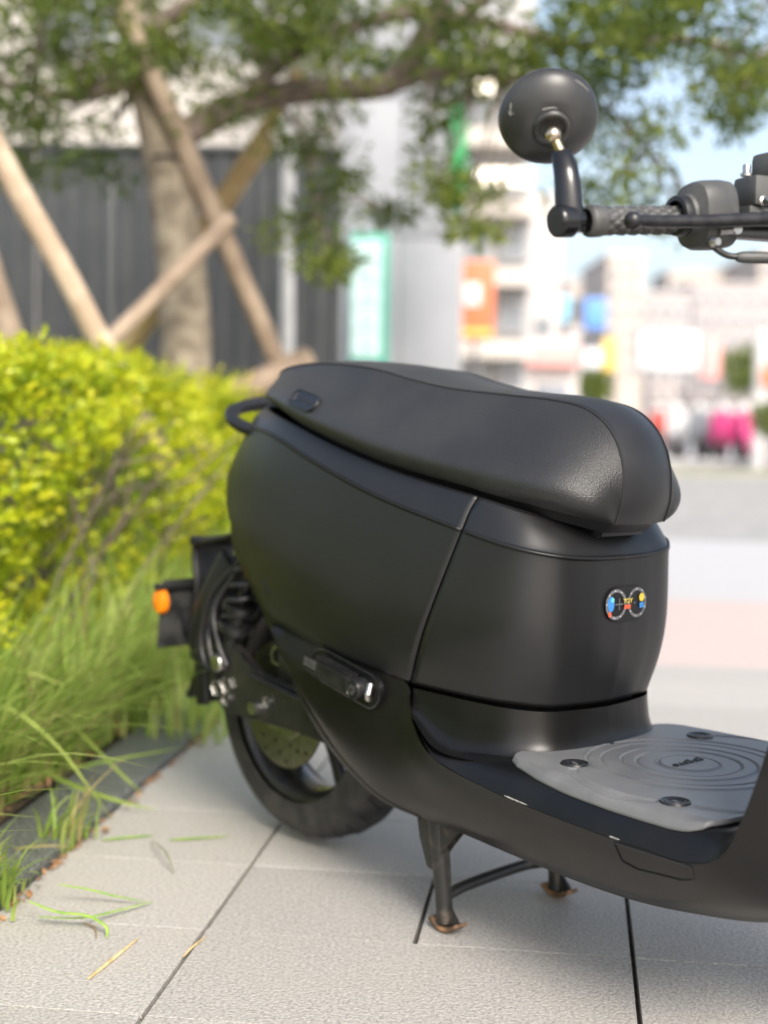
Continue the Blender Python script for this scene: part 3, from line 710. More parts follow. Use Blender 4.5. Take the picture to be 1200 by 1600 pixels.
# ---- rear wheel
AX = Vector((0, 0, .247)); RY = Matrix.Translation(AX) @ Matrix.Rotation(math.pi/2, 4, 'X')
def wheel(name, RYm, Ro, Ri, wd, sides=True):
    wl = empty(name, parent=SC)
    tp_ = []
    for k in range(25):
        a = math.pi*(k/24)-math.pi/2; tp_.append((Ri+(Ro-Ri)*(.32+.68*math.cos(a)**.75 if abs(a) < math.pi/2-.01 else .0), wd*.5*math.copysign(abs(math.sin(a))**.9, a)))
    ty = lathe_obj('tyre', tp_, RYm, M['tyre'], wl, seg=72)
    # tread grooves: short raised chevron bars on the crown
    tb = bmesh.new()
    for k in range(36):
        for sgn in (-1, 1):
            a0 = 2*math.pi*k/36+(0 if sgn > 0 else math.pi/36); pts = []
            for q in range(4):
                yv = sgn*(.008+q*.011); rr_ = Ri+(Ro-Ri)*(.32+.68*math.cos(math.asin(min(abs(yv)/(wd*.5), .99)))**.75)
                a = a0+q*.035; pts.append(tuple(RYm @ Vector((rr_*math.cos(a), rr_*math.sin(a), yv))))
            tube(tb, pts, .0022, 4)
    tag(bm_obj('tread_grooves', tb, M['black'], ty), kind='stuff')
    lathe_obj('rim', [(Ri+.004,-wd*.36),(Ri+.006,-wd*.40),(Ri,-wd*.41),(Ri-.012,-wd*.33),(Ri-.018,-wd*.15),(Ri-.02,0),(Ri-.018,wd*.15),(Ri-.012,wd*.33),(Ri,wd*.41),(Ri+.006,wd*.40),(Ri+.004,wd*.36)], RYm, M['blackmetal'], wl, seg=72)
    lathe_obj('hub', [(0,-.045),(.028,-.045),(.03,-.04),(.034,-.02),(.034,.02),(.03,.04),(.028,.045),(0,.045)], RYm, M['blackmetal'], wl, seg=24)
    for k in range(5):
        for d in (-.17,.17):
            a = 2*math.pi*k/5+.35; b0 = a+d*.6; b1 = a+d
            bm = bmesh.new(); tube(bm, [tuple(RYm @ Vector((.028*math.cos(b0), .028*math.sin(b0), 0))), tuple(RYm @ Vector((.10*math.cos(b1), .10*math.sin(b1), .0))), tuple(RYm @ Vector(((Ri-.014)*math.cos(b1), (Ri-.014)*math.sin(b1), 0)))], [.014,.0105,.013], 10, flat=1)
            bm_obj('spoke', bm, M['blackmetal'], wl)
    return wl
rw = wheel('rear_wheel', RY, .236, .170, .112)
dk = bmesh.new(); lathe(dk, [(.050,-.002),(.108,-.002),(.108,.002),(.050,.002)], RY @ Matrix.Translation((0,0,.072)), 64, closed=True)
bdk = bm_obj('brake_disc', dk, M['disc'], rw)
lathe_obj('disc_carrier', [(.02,.05),(.05,.066),(.060,.071),(.060,.0765),(.045,.077),(.022,.072),(.02,.06)], RY, M['steel'], rw, seg=40)
hb_ = bmesh.new()
for k in range(30):
    a = 2*math.pi*k/30; r = (.070,.084,.097)[k % 3]
    lathe(hb_, [(0,.0004),(.0034,.0004),(.0034,-.0004)], RY @ Matrix.Translation((r*math.cos(a), r*math.sin(a), .0743)), 8)
tag(bm_obj('disc_holes', hb_, M['skblack'], bdk), kind='stuff')

# ---- swingarm, shock, motor, caliper
sw = empty('swingarm', parent=SC)
for s in (-1, 1):
    bm = bmesh.new(); prism(bm, [(x, s*.108, z) for x, z in ((-.150,.262),(-.150,.322),(-.085,.348),(-.055,.335),(-.01,.300),(.16,.278),(.34,.262),(.34,.205),(.12,.226),(-.10,.222))], (0, s*.020, 0))
    bmesh.ops.bevel(bm, geom=list(bm.edges), offset=.005, segments=2, affect='EDGES'); bm_obj('arm', bm, M['blackmetal'], sw, sharp=30)
    for x, z, r in ((-.118,.262,.011),(-.086,.270,.012),(-.088,.247,.009),(.03,.262,.007)):
        lathe_obj('bolt', [(0,.012),(r*.75,.012),(r,.009),(r,0),(r*1.35,-.001),(r*1.35,-.004)], Matrix.Translation((x, s*.128, z)) @ Matrix.Rotation(-s*math.pi/2, 4, 'X').inverted(), M['steel'], sw, seg=6 if r > .01 else 12)
    tube_obj('top_rib', [(-.02,s*.131,.300),(.16,s*.131,.278),(.30,s*.131,.266)], .004, M['anod'], sw, seg=8)
tube_obj('axle', [(0,-.14,.247),(0,.14,.247)], .011, M['steel'], sw, seg=12)
bm = bmesh.new(); box(bm, (.12,.02,.33), (.24,.15,.16), .03, seg=3); lathe(bm, [(0,-.09),(.05,-.09),(.062,-.08),(.062,-.05)], Matrix.Translation((.08,0,.36)) @ Matrix.Rotation(math.pi/2, 4, 'X') @ Matrix.Scale(-1, 4, (0,0,1)), 28)
mo = bm_obj('motor', bm, M['black'], SC)
for k in range(6):
    a = k*math.pi/3; lathe_obj('motor_bolt', [(0,.006),(.0045,.006),(.0055,.003),(.0055,-.004)], Matrix.Translation((.08+.05*math.cos(a), -.0905, .36+.05*math.sin(a))) @ Matrix.Rotation(math.pi/2, 4, 'X'), M['anod'], mo, seg=8)
for k in range(5): tube_obj('motor_rib', [(.0+k*.035,-.062,.255),(.0+k*.035,-.062,.40)], .006, M['blackmetal'], mo, seg=8)
lathe_obj('motor_ring', [(.012,0),(.017,0),(.017,.004),(.012,.004)], Matrix.Translation((.02,-.1,.335)) @ Matrix.Rotation(math.pi/2, 4, 'X'), M['disc'], mo, seg=24, closed=True)
box_obj('brake_caliper', (.055,-.085,.315), (.07,.04,.05), M['blackmetal'], SC, .01)
for s in (-1, 1):
    sh = tube_obj('shock_absorber', [(-.100,s*.118,.315),(-.085,s*.118,.36),(-.07,s*.116,.40)], [.013,.016,.020], M['black'], SC, seg=16)
    tube_obj('shock_rod', [(-.07,s*.116,.40),(-.01,s*.11,.56)], .010, M['anod'], sh)
    hel = []
    for i in range(90):
        t = i/89; a = t*2*math.pi*6; c = Vector((-.082,s*.117,.372)).lerp(Vector((-.02,s*.112,.535)), t)
        hel.append((c.x+.024*math.cos(a), c.y+.024*math.sin(a), c.z))
    tube_obj('spring', hel, .0052, M['black'], sh, seg=8)
    for t in (.0, .22):
        c = Vector((-.082,s*.117,.372)).lerp(Vector((-.02,s*.112,.535)), t)
        lathe_obj('spring_collar', [(.012,-.006),(.030,-.006),(.031,0),(.030,.006),(.012,.006)], axis_mat((.062,0,.163), c), M['anod'], sh, seg=24)
    lathe_obj('shock_eye', [(0,-.014),(.014,-.014),(.0155,-.012),(.0155,.012),(.014,.014),(0,.014)], Matrix.Translation((-.105,s*.128,.308)) @ Matrix.Rotation(math.pi/2, 4, 'X'), M['steel'], sh, seg=20)
tube_obj('brake_hose', [(-.075,-.10,.49),(-.135,-.125,.43),(-.165,-.13,.35),(-.15,-.132,.30),(-.11,-.13,.285)], .0055, M['black'], SC, smoothpath=30)
tube_obj('cable', [(-.09,-.105,.47),(-.125,-.13,.40),(-.105,-.135,.34),(-.085,-.132,.305)], .0065, M['black'], SC, smoothpath=30)
tube_obj('fender_stay', [(-.19,-.085,.40),(-.15,-.125,.35),(-.13,-.13,.305)], .007, M['blackmetal'], SC, smoothpath=16)

# ---- rear mudguard, plate holder, reflector
V = []
for i, a in enumerate(np.linspace(math.radians(98), math.radians(190), 40)):
    r = .285+.012*math.sin(i/39*math.pi)
    for y, dr in ((-.074,-.055),(-.076,-.03),(-.070,-.010),(-.055,-.001),(-.03,.003),(0,.004),(.03,.003),(.055,-.001),(.070,-.010),(.076,-.03),(.074,-.055)):
        V.append((AX.x+(r+dr)*math.cos(a), y, AX.z+(r+dr)*math.sin(a)))
mg = mesh('mudguard', V, grid_faces(40, 11, flip=True), M['black'], SC); solidify(mg, .003)
bm = bmesh.new(); prism(bm, [(-.275,-.052,.26),(-.300,-.052,.26),(-.335,-.052,.205),(-.325,-.052,.20)], (0,.104,0)); bm_obj('mud_flap', bm, M['black'], mg)
bm = bmesh.new(); tube(bm, cr([(-.165,-.072,.475),(-.182,-.078,.452),(-.218,-.083,.405),(-.250,-.083,.365),(-.268,-.080,.330),(-.272,-.074,.285)], np.linspace(0,5,24)).tolist(), np.interp(np.linspace(0,1,24),[0,.5,1],[.030,.022,.014]).tolist(), 14, flat=.35, up=(0,1,0)); bm_obj('fender_band', bm, M['black'], mg)
# bracket arm: strap coming back from under the tail and turning down
P = cr([(-.14,0,.535),(-.22,0,.512),(-.285,0,.500),(-.318,0,.492),(-.325,0,.468),(-.315,0,.42),(-.318,0,.37)], np.linspace(0, 6, 40)); V = []
for i, p in enumerate(P):
    wd = np.interp(i, [0,15,22,39], [.048,.045,.045,.05])
    for y in (-wd,-wd*.8,0,wd*.8,wd): V.append((p[0], y, p[2]+(-.005 if abs(y) == wd else 0)))
V = np.array(V); pb = mesh('plate_bracket', V, grid_faces(40, 5), M['black'], SC); solidify(pb, .010, offset=0)
tube_obj('bracket_lip', [(-.322,-.05,.495),(-.322,.05,.495)], .009, M['black'], pb)
PM = Matrix.Translation((-.335,.0,.362)) @ Matrix.Rotation(math.radians(-10), 4, 'Y')
bm = bmesh.new(); prism(bm, [(-.004,-.098,.062),(-.004,.098,.062),(-.004,.122,-.062),(-.004,-.122,-.062)], (.008,0,0), PM); bmesh.ops.bevel(bm, geom=list(bm.edges), offset=.0025, segments=2, affect='EDGES'); ph = bm_obj('plate_holder', bm, M['plate'], SC)
box_obj('number_plate', (-.0062,0,0), (.0024,.192,.112), M['skwhite'], ph, .001, M=PM)
bm = bmesh.new(); box(bm, (.010,-.06,.05), (.016,.12,.012), .003, PM); box(bm, (.012,-.045,-.02), (.012,.05,.04), .004, PM); bm_obj('holder_rib', bm, M['black'], ph)
rm = PM @ Matrix.Translation((.001,-.128,.032)) @ axis_mat((.80,-.6,0)) 
bm = bmesh.new(); lathe(bm, [(0,.010),(.012,.0095),(.0165,.007),(.018,.002),(.018,-.004),(0,-.004)], rm @ Matrix.Scale(1.28, 4, (0,1,0)) if False else PM @ Matrix.Translation((.003,-.106,.024)) @ Matrix.Diagonal((.9,1,1.35,1)) @ axis_mat((.22,-.97,0)), 28)
bm_obj('side_reflector', bm, M['orange'], ph)

# ---- passenger foot peg folded into a slot of the lower fairing
def peg(s):
    m = flipM(s)
    c = Vector((.292,-.176,.349)); ax = Vector((.150,-.002,-.029)).normalized()
    nrm = Vector((.03,-1,-.04)); nrm = (nrm-ax*nrm.dot(ax)).normalized(); up = ax.cross(nrm)*-1
    if up.z < 0: up = -up
    Q = m @ Matrix(((ax.x,nrm.x,up.x,c.x),(ax.y,nrm.y,up.y,c.y),(ax.z,nrm.z,up.z,c.z),(0,0,0,1)))
    # slot rim and recess
    bm = bmesh.new(); prism(bm, [(x, -.01, z) for x, z in stadium(.112,.0235)], (0,.0125,0), Q); sl = bm_obj('peg_slot', bm, M['skblack'], SC)
    bm = bmesh.new(); rp = [Q @ Vector((x, .002, z)) for x, z in stadium(.113,.0245,14)]; tube(bm, [tuple(p) for p in rp+rp[:1]], .0022, 6, caps=False); bm_obj('slot_rim', bm, M['blackgloss'], sl)
    # bar
    bm = bmesh.new()
    poly = [(-.083,-.006),(-.062,.0105),(-.02,.0125),(.040,.0125),(.046,.0),(.040,-.0135),(-.05,-.0135),(-.072,-.012)]
    prism(bm, [(x, .002, z) for x, z in poly], (0,.021,0), Q)
    bmesh.ops.bevel(bm, geom=list(bm.edges), offset=.0022, segments=2, affect='EDGES')
    pg = bm_obj('foot_peg', bm, M['anod'], SC, sharp=30)
    for z_, yo in ((.0040,.0235),(.0085,.0232),(-.001,.0236)):
        bm = bmesh.new(); box(bm, (-.062,yo,z_), (.030,.0016,.0026), .0006, Q, seg=1); bm_obj('peg_groove', bm, M['housing'], pg)
    bm = bmesh.new()
    for k in range(15): box(bm, (-.052+k*.0058,.012,.0150), (.003,.016,.004), M=Q)
    tag(bm_obj('peg_teeth', bm, M['anod'], pg), kind='stuff')
    PV = Q @ Matrix.Translation((.043,.012,0)) @ Matrix.Rotation(-math.pi/2, 4, 'X')
    lathe_obj('peg_pivot', [(0,-.012),(.0145,-.012),(.016,-.009),(.016,.008),(.0145,.0115),(.0125,.0118),(.0118,.0105),(.010,.0105),(.0095,.0120),(.0,.0122)], PV, M['anod'], pg, seg=28)
    lathe_obj('peg_emblem', [(.0052,.0125),(.0060,.0129),(.0068,.0125)], PV, M['housing'], pg, seg=24)
    bm = bmesh.new()
    for a0 in (0, math.pi):
        pts = []
        for q in range(6):
            a = a0+q*.42; pts.append(tuple(PV @ Vector((.0026*math.cos(a)+(.0012 if a0 == 0 else -.0012), .0030*math.sin(a), .0126))))
        tube(bm, pts, .0007, 5)
    bm_obj('emblem_mark', bm, M['housing'], pg)
    bm = bmesh.new(); tube(bm, [Q @ Vector((.060,.004,-.011)), Q @ Vector((.064,.010,0)), Q @ Vector((.060,.004,.012))], .005, 10); bm_obj('pivot_knuckle', bm, M['steel'], pg)
mirrored(peg)

# ---- centre stand
st = empty('centre_stand', parent=SC)
for s in (-1, 1):
    y0 = s*.118
    bm = bmesh.new(); tube(bm, [(.438,y0*1.05,.185),(.443,y0*1.03,.12),(.449,y0*1.01,.06),(.453,y0,.012)], [.017,.0145,.0125,.0125], 14); lg = bm_obj('leg', bm, M['stand'], st)
    bm = bmesh.new(); prism(bm, [(.398,y0*1.13,.180),(.412,y0*1.13,.13),(.425,y0*1.12,.088),(.440,y0*1.11,.085),(.455,y0*1.1,.12),(.480,y0*1.1,.150),(.515,y0*1.1,.166),(.515,y0*1.1,.185)], (0,-s*.018,0))
    bmesh.ops.bevel(bm, geom=list(bm.edges), offset=.003, segments=2, affect='EDGES'); bm_obj('leg_bracket', bm, M['stand'], st, sharp=30)
    V = []
    for i in range(9):
        t = i/8*2-1
        for yy in (-.014,.014): V.append((.458+t*.030, y0+yy*(1-.25*abs(t)), .0025+.013*max(t, 0)**2+.010*max(-t, 0)**2))
    ft = mesh('foot', V, grid_faces(9, 2), M['rust'], lg); solidify(ft, .005, offset=1)
    bm = bmesh.new(); prism(bm, [(.458,y0-s*.002,.008),(.485,y0-s*.002,.016),(.462,y0-s*.002,.040)], (0,s*.004,0)); bm_obj('gusset', bm, M['stand'], lg)
tube_obj('cross_bar', [(.450,-.112,.050),(.447,-.07,.055),(.446,0,.059),(.446,.06,.060),(.449,.112,.055)], .0085, M['stand'], st, seg=12, smoothpath=20)
bm = bmesh.new(); tube(bm, [(.43,-.13,.178),(.43,.13,.178)], .014, 12); bm_obj('pivot_tube', bm, M['blackmetal'], st)

# ---- round double sticker on the front cover
def on_cover(y, z):
    """point and frame on the cover front at lateral y and height z"""
    best = None
    D = np.abs(Gcover[..., 1]-y)/.02+np.abs(Gcover[..., 2]-z)/.02+(Gcover[..., 0] < .55)*99
    i, j = np.unravel_index(D.argmin(), D.shape)
    return i, j
def cover_x(y, z):
    ys = B2  # blend guide curves by height
    rows = [(r[10][2], r) for r in (B4, B3, B2, B1)]
    xs_ = []
    for zc, r in rows:
        c = cr(r[6:], np.linspace(0, 4, 80)); xs_.append((zc, np.interp(-abs(y), c[:, 1], c[:, 0])))
    zz = [a for a, _ in xs_]; xx_ = [b for _, b in xs_]
    return float(np.interp(z, zz, xx_))
SY, SZ = .004, .489
def cov(a, b, h):          # sticker coords: a to the picture right (scooter left), b up
    y, z = SY+a, SZ+b
    return Vector((cover_x(y, z)+h, y, z))
def patch(name, outline, h, m, parent):
    bm = bmesh.new(); c = bm.verts.new(cov(sum(p[0] for p in outline)/len(outline), sum(p[1] for p in outline)/len(outline), h)); vs_ = [bm.verts.new(cov(a, b, h)) for a, b in outline]
    for i in range(len(vs_)): bm.faces.new((c, vs_[i], vs_[(i+1) % len(vs_)]))
    return bm_obj(name, bm, m, parent, smooth=False)
def circ(cx, cy, r, n=24, ry=None): return [(cx+r*math.cos(2*math.pi*k/n), cy+(ry or r)*math.sin(2*math.pi*k/n)) for k in range(n)]
out = [(cx*1+.0, cy) for cx, cy in stadium(.040,.0235,12)]
stk = patch('sticker', out, .0032, M['skblack'], cover)
for cx in (-.022,.022):
    bm = bmesh.new()
    for k in range(28):
        a0, a1 = 2*math.pi*k/28, 2*math.pi*(k+1)/28
        vs_ = [bm.verts.new(cov(cx+r*math.cos(a), r*math.sin(a), .0037)) for r, a in ((.0165,a0),(.0205,a0),(.0205,a1),(.0165,a1))]; bm.faces.new(vs_)
    bm_obj('sticker_ring', bm, M['skgrey'], cover, smooth=False)
    for k in range(9):
        a = 2*math.pi*k/9+.3; patch('sticker_dot', circ(cx+.0186*math.cos(a), .0186*math.sin(a), .0010, 6), .0041, M['skwhite'], cover)
def rect(x0, x1, y0, y1): return [(x0,y0),(x1,y0),(x1,y1),(x0,y1)]
patch('plus_sign', rect(-.0245,-.0085,-.0007,.0007), .0041, M['skgrey'], cover); patch('plus_sign', rect(-.0172,-.0158,-.008,.008), .0043, M['skgrey'], cover)
patch('minus_sign', rect(.0135,.0185,-.0007,.0007), .0041, M['skgrey'], cover)
patch('sticker_emblem', circ(-.033,.001,.0065,14,.0105), .0045, M['skblue'], cover); patch('sticker_emblem', circ(-.0305,.0065,.0035,10), .0049, M['skteal'], cover); patch('sticker_emblem', circ(-.0355,-.0125,.003,10,.004), .0049, M['skred'], cover)
patch('sticker_emblem', circ(.031,.0065,.0058,12,.0058), .0045, M['skyellow'], cover); patch('sticker_emblem', rect(.026,.036,-.008,-.0005), .0047, M['skblue'], cover)
patch('sticker_bar', rect(-.0068,.0066,-.0072,-.0015), .0045, M['skred'], cover)
cx_ = cover_x(SY, SZ)
text_obj('sticker_lettering', 'TOY', .0095, .0002, Matrix(((0,0,1,cx_+.0050),(1,0,0,SY),(0,1,0,SZ+.0035),(0,0,0,1))), M['skyellow'], cover)

# ---- front wheel and fork (outside the frame)
FX = 1.30; RF = Matrix.Translation((FX,0,.245)) @ Matrix.Rotation(math.pi/2, 4, 'X')
wheel('front_wheel', RF, .243, .178, .10)
for s in (-1, 1): tube_obj('fork_leg', [(FX,s*.075,.245),(1.22,s*.075,.50),(1.17,s*.07,.66)], .018, M['anod'], SC)
V = []
for i, a in enumerate(np.linspace(math.radians(20), math.radians(150), 30)):
    for y, dr in ((-.062,-.05),(-.062,-.02),(-.045,0),(0,.006),(.045,0),(.062,-.02),(.062,-.05)): V.append((FX+(.272+dr)*math.cos(a), y, .245+(.272+dr)*math.sin(a)))
solidify(mesh('front_mudguard', V, grid_faces(30, 7, flip=True), M['paint'], SC), .003)
# ================================================================== PLANTS
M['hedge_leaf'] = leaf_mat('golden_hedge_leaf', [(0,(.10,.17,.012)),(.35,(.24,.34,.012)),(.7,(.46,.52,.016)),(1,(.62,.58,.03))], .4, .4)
M['tree_leaf'] = leaf_mat('tree_leaf', [(0,(.06,.105,.02)),(.5,(.135,.19,.03)),(1,(.25,.30,.05))], .5, .5)
M['grass'] = leaf_mat('grass_blade', [(0,(.44,.34,.17)),(.10,(.42,.38,.15)),(.14,(.22,.34,.06)),(.6,(.33,.45,.09)),(1,(.48,.55,.16))], .45, .4)
M['twig'] = mat('twig_bark', (.10,.075,.055), .9, noise=(60, 4), col2=(.17,.13,.10))
M['bark'] = mat('tree_bark', (.19,.155,.115), .9, noise=(14, 6), col2=(.33,.28,.21), bump=('noise', 45, .8, .02))
M['bark2'] = mat('branch_bark', (.13,.10,.085), .9, noise=(16, 6), col2=(.24,.19,.155), bump=('noise', 60, .6, .01))
M['stake'] = mat('peeled_pole_wood', (.40,.30,.21), .8, noise=(9, 6), col2=(.58,.47,.35), bump=('noise', 70, .4, .004))
M['stake2'] = mat('weathered_pole_wood', (.27,.20,.145), .85, noise=(9, 6), col2=(.40,.31,.23), bump=('noise', 70, .4, .004))
M['bamboo'] = mat('bamboo_cane', (.38,.27,.12), .6, noise=(12, 4), col2=(.48,.36,.18))
M['litter'] = mat('dry_litter', (.26,.12,.05), .9, noise=(70, 3), col2=(.45,.26,.12))

def unit(v): return v/np.maximum(np.linalg.norm(v, axis=-1, keepdims=True), 1e-9)
def leaves(C, Dn, size, wid, tint, curl=.18):
    """leaf = 6 vertices, 4 triangles, folded along its midrib. C bases, Dn directions"""
    n = len(C); D = unit(Dn); r = unit(rng.normal(size=(n, 3))); S = unit(np.cross(D, r)); N = np.cross(S, D)
    L = size[:, None]; W = (size*wid)[:, None]
    v0 = C; v1 = C+D*L*.45+S*W+N*L*curl*.5; v2 = C+D*L*.5-N*L*.04; v3 = C+D*L*.45-S*W+N*L*curl*.5; v4 = C+D*L-N*L*curl*.6
    V = np.stack([v0, v1, v2, v3, v4], 1).reshape(-1, 3)
    b = np.arange(n)[:, None]*5
    F_ = np.concatenate([b+[0,1,2], b+[0,2,3], b+[1,4,2], b+[2,4,3]], 1).reshape(-1, 3)
    return V, F_, np.repeat(tint, 5)

# ---- hedge: along the kerb, s = metres along TV, u = metres along TU
hedge = empty('hedge', tp(-.95, 1.0, 0)); tag(hedge, 'clipped yellow-green hedge running along the planting bed', 'hedge')
HINV = Matrix.Translation(-Vector(hedge.location))
def hedge_top(u, v): return .80+.045*np.sin(v*3.1+u*5)+.03*np.sin(v*7.3+1.3+u*3)-.035*np.clip(v-1.2, 0, 4)*.6
def hedge_front(v, z): return -.70+.05*np.sin(v*2.3+z*6)+.035*np.sin(v*6.1-z*9)-.05*(z > .7)
nsh = 7000
sv = rng.uniform(-2.6, 4.4, nsh); kind = rng.uniform(size=nsh)
su = np.empty(nsh); sz = np.empty(nsh); out = np.empty((nsh, 3))
for i in range(nsh):
    v = sv[i]
    if kind[i] < .52:                                  # shoot on the front face
        z = .06+.76*rng.uniform()**.95; u = float(hedge_front(v, z))-abs(rng.normal(0, .035)); d = (rng.normal(.8, .35), rng.normal(0, .45), rng.normal(.55, .35))
    else:                                              # on the top
        u = -.70-rng.uniform(0, .75); z = float(hedge_top(u, v))-abs(rng.normal(0, .035)); d = (rng.normal(.25, .4), rng.normal(0, .4), rng.normal(.9, .3))
    su[i], sz[i] = u, z; out[i] = d
# the broken hollow in the front face where bare twigs show
gap = np.exp(-(((sv-1.6)/.17)**2+((sz-.47)/.13)**2))*(su > -.86)
keep = rng.uniform(size=nsh) > gap*1.0
sv, su, sz, out = sv[keep], su[keep], sz[keep], out[keep]
nsh = len(sv); B_ = np.stack([np.array(tp(su[i], sv[i], sz[i])) for i in range(nsh)])
wd = unit(out[:, :1]*np.array(TU)+out[:, 1:2]*np.array(TV)+out[:, 2:]*np.array([0,0,1]))
per = 9; Cc = []; Dd = []; Ss = []; Tt = []
age = rng.uniform(0, 1, nsh)
for k in range(per):
    t = k/(per-1); ang = k*2.4+rng.uniform(0, 6, nsh)
    r = unit(np.cross(wd, rng.normal(size=(nsh, 3)))); q = np.cross(wd, r)
    lat = r*np.cos(ang)[:, None]+q*np.sin(ang)[:, None]
    Cc.append(B_+wd*(.085*t+.0)[..., None] if np.ndim(t) else B_+wd*(.085*t)); Dd.append(lat*(1.1-.5*t)+wd*(.35+.7*t))
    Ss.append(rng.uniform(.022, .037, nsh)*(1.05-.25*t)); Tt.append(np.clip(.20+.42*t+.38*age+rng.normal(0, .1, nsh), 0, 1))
# inner old leaves
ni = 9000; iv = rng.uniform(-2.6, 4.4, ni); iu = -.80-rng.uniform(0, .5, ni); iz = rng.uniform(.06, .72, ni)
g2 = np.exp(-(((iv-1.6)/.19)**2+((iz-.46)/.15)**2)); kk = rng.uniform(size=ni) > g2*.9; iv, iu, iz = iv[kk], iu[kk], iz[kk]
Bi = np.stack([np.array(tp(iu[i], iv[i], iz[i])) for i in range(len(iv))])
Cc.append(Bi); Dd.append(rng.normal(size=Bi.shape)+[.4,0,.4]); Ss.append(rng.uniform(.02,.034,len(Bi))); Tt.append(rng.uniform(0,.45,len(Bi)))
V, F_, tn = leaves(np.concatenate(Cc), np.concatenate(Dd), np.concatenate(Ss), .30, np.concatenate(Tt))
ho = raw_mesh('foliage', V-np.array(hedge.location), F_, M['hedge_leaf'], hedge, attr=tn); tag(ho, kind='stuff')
tb = bmesh.new()
for i in range(52):
    v = rng.uniform(-2.2, 4.2) if i > 40 else rng.normal(1.6, .17); u0 = -1.0+rng.normal(0, .12)
    p0 = HINV @ tp(u0, v, .0); p1 = HINV @ tp(u0+rng.normal(.08,.08), v+rng.normal(0,.08), .35); p2 = HINV @ tp(u0+rng.normal(.20,.12), v+rng.normal(0,.16), rng.uniform(.5,.74))
    tube(tb, [p0, p1, p2], [.006,.0045,.0022], 5)
    for q in range(3):
        a = Vector(p1).lerp(Vector(p2), rng.uniform()); tube(tb, [a, a+Vector((rng.normal(.03,.08), rng.normal(-.02,.08), rng.uniform(.03,.16)))], [.0032,.0015], 4)
tag(bm_obj('stems', tb, M['twig'], hedge), kind='stuff')

# ---- long grass between hedge and kerb
def blades(n, uf, vf, hf, lean, w0=.0042, seg=6, dry=.09):
    V = []; F_ = []; T_ = []
    for i in range(n):
        u, v = uf(), vf(); h = hf(); base = np.array(tp(u, v, .005)); a = rng.uniform(0, 2*math.pi)
        ln = np.array(TU)*(rng.normal(lean, .25))+np.array(TV)*rng.normal(0, .32); ln = ln*h; droop = rng.uniform(.05, .55)
        sd_ = unit(np.cross(ln+[0,0,.01], [0,0,1])*1.0+rng.normal(0, .4, 3)*.02); w_ = w0*rng.uniform(.6, 1.25)
        t_ = rng.uniform(0, .1) if rng.uniform() < dry else rng.uniform(.16, 1); b0 = len(V)
        for k in range(seg+1):
            t = k/seg; p = base+ln*(t**1.6)+np.array([0,0,1])*h*(t-droop*t**2.6); ww = w_*(1-t**2.2)+.0003
            V += [p-sd_*ww, p+sd_*ww]; T_ += [t_, t_]
        for k in range(seg): F_.append((b0+2*k, b0+2*k+1, b0+2*k+3, b0+2*k+2))
    return np.array(V), np.array(F_), np.array(T_)
parts_ = []
parts_.append(blades(6000, lambda: -.49-.27*rng.uniform()**1.1, lambda: rng.uniform(-1.5, 3.4), lambda: rng.uniform(.16,.46), .22))
parts_.append(blades(420, lambda: -.48-.05*rng.uniform(), lambda: rng.uniform(-.6, 3.0), lambda: rng.uniform(.10,.30), .62))
parts_.append(blades(70, lambda: -.50-.06*rng.uniform(), lambda: rng.uniform(.0, 1.5), lambda: rng.uniform(.34,.50), .80, w0=.0050, seg=10))
parts_.append(blades(130, lambda: -.335+rng.normal(0, .02), lambda: rng.choice([-.02,.02,.05,.34])+rng.normal(0,.025), lambda: rng.uniform(.05,.15), .35, w0=.003))
parts_.append(blades(500, lambda: -.36+rng.normal(0, .06), lambda: rng.uniform(1.05, 2.3), lambda: rng.uniform(.05,.22), .15, w0=.0035))
parts_.append(blades(160, lambda: -.9-rng.uniform(0,.9), lambda: rng.uniform(2.2, 4.2), lambda: rng.uniform(.75,1.15), .1, w0=.006, seg=8, dry=0))
off = 0; Va = []; Fa = []; Ta = []
for V, F_, T_ in parts_: Va.append(V); Fa.append(F_+off); Ta.append(T_); off += len(V)
gr_ = raw_mesh('grass', np.concatenate(Va), np.concatenate(Fa), M['grass'], attr=np.concatenate(Ta)); tag(gr_, 'long bright green grass leaning over the granite kerb', 'grass', kind='stuff')

def arch(pts, w_, tint=.7):
    P = cr([tuple(at(*q)) for q in pts], np.linspace(0, len(pts)-1, 18)); V = []; b0 = 0
    for k, q in enumerate(P):
        ww = w_*(1-(k/17)**3)*min(1, .4+k/6)+.0003; V += [q+np.array([ww*.35, 0, ww]), q-np.array([ww*.35, 0, ww])]
    return np.array(V), np.array([(2*k, 2*k+1, 2*k+3, 2*k+2) for k in range(17)]), np.full(36, tint)
for pts_, w_, t_ in (([(-60,1170,2.5),(0,1111,2.42),(40,1122,2.40),(95,1172,2.40),(140,1232,2.42),(176,1283,2.50)],.0042,.8),([(-60,1060,2.7),(0,1048,2.65),(50,1052,2.6),(103,1072,2.55)],.004,.9),([(40,1190,2.7),(110,1225,2.6),(180,1250,2.55),(244,1266,2.56)],.0042,.6),([(60,1080,2.8),(130,1150,2.7),(190,1210,2.6),(220,1238,2.62)],.0035,.7),([(110,1200,2.7),(190,1185,2.7),(290,1167,2.8)],.0030,.35),([(85,1265,2.5),(95,1200,2.5),(120,1130,2.5),(118,1040,2.55)],.003,.5),([(95,1325,2.32),(112,1370,2.25),(130,1432,2.16)],.0042,.8),([(0,1330,2.3),(60,1322,2.25),(110,1322,2.25)],.002,.05)):
    parts_.append(arch(pts_, w_, t_))
off = 0; Va = []; Fa = []; Ta = []
for V, F_, T_ in parts_: Va.append(V); Fa.append(F_+off); Ta.append(T_); off += len(V)
gr_.data.name = 'old'; bpy.data.objects.remove(gr_)
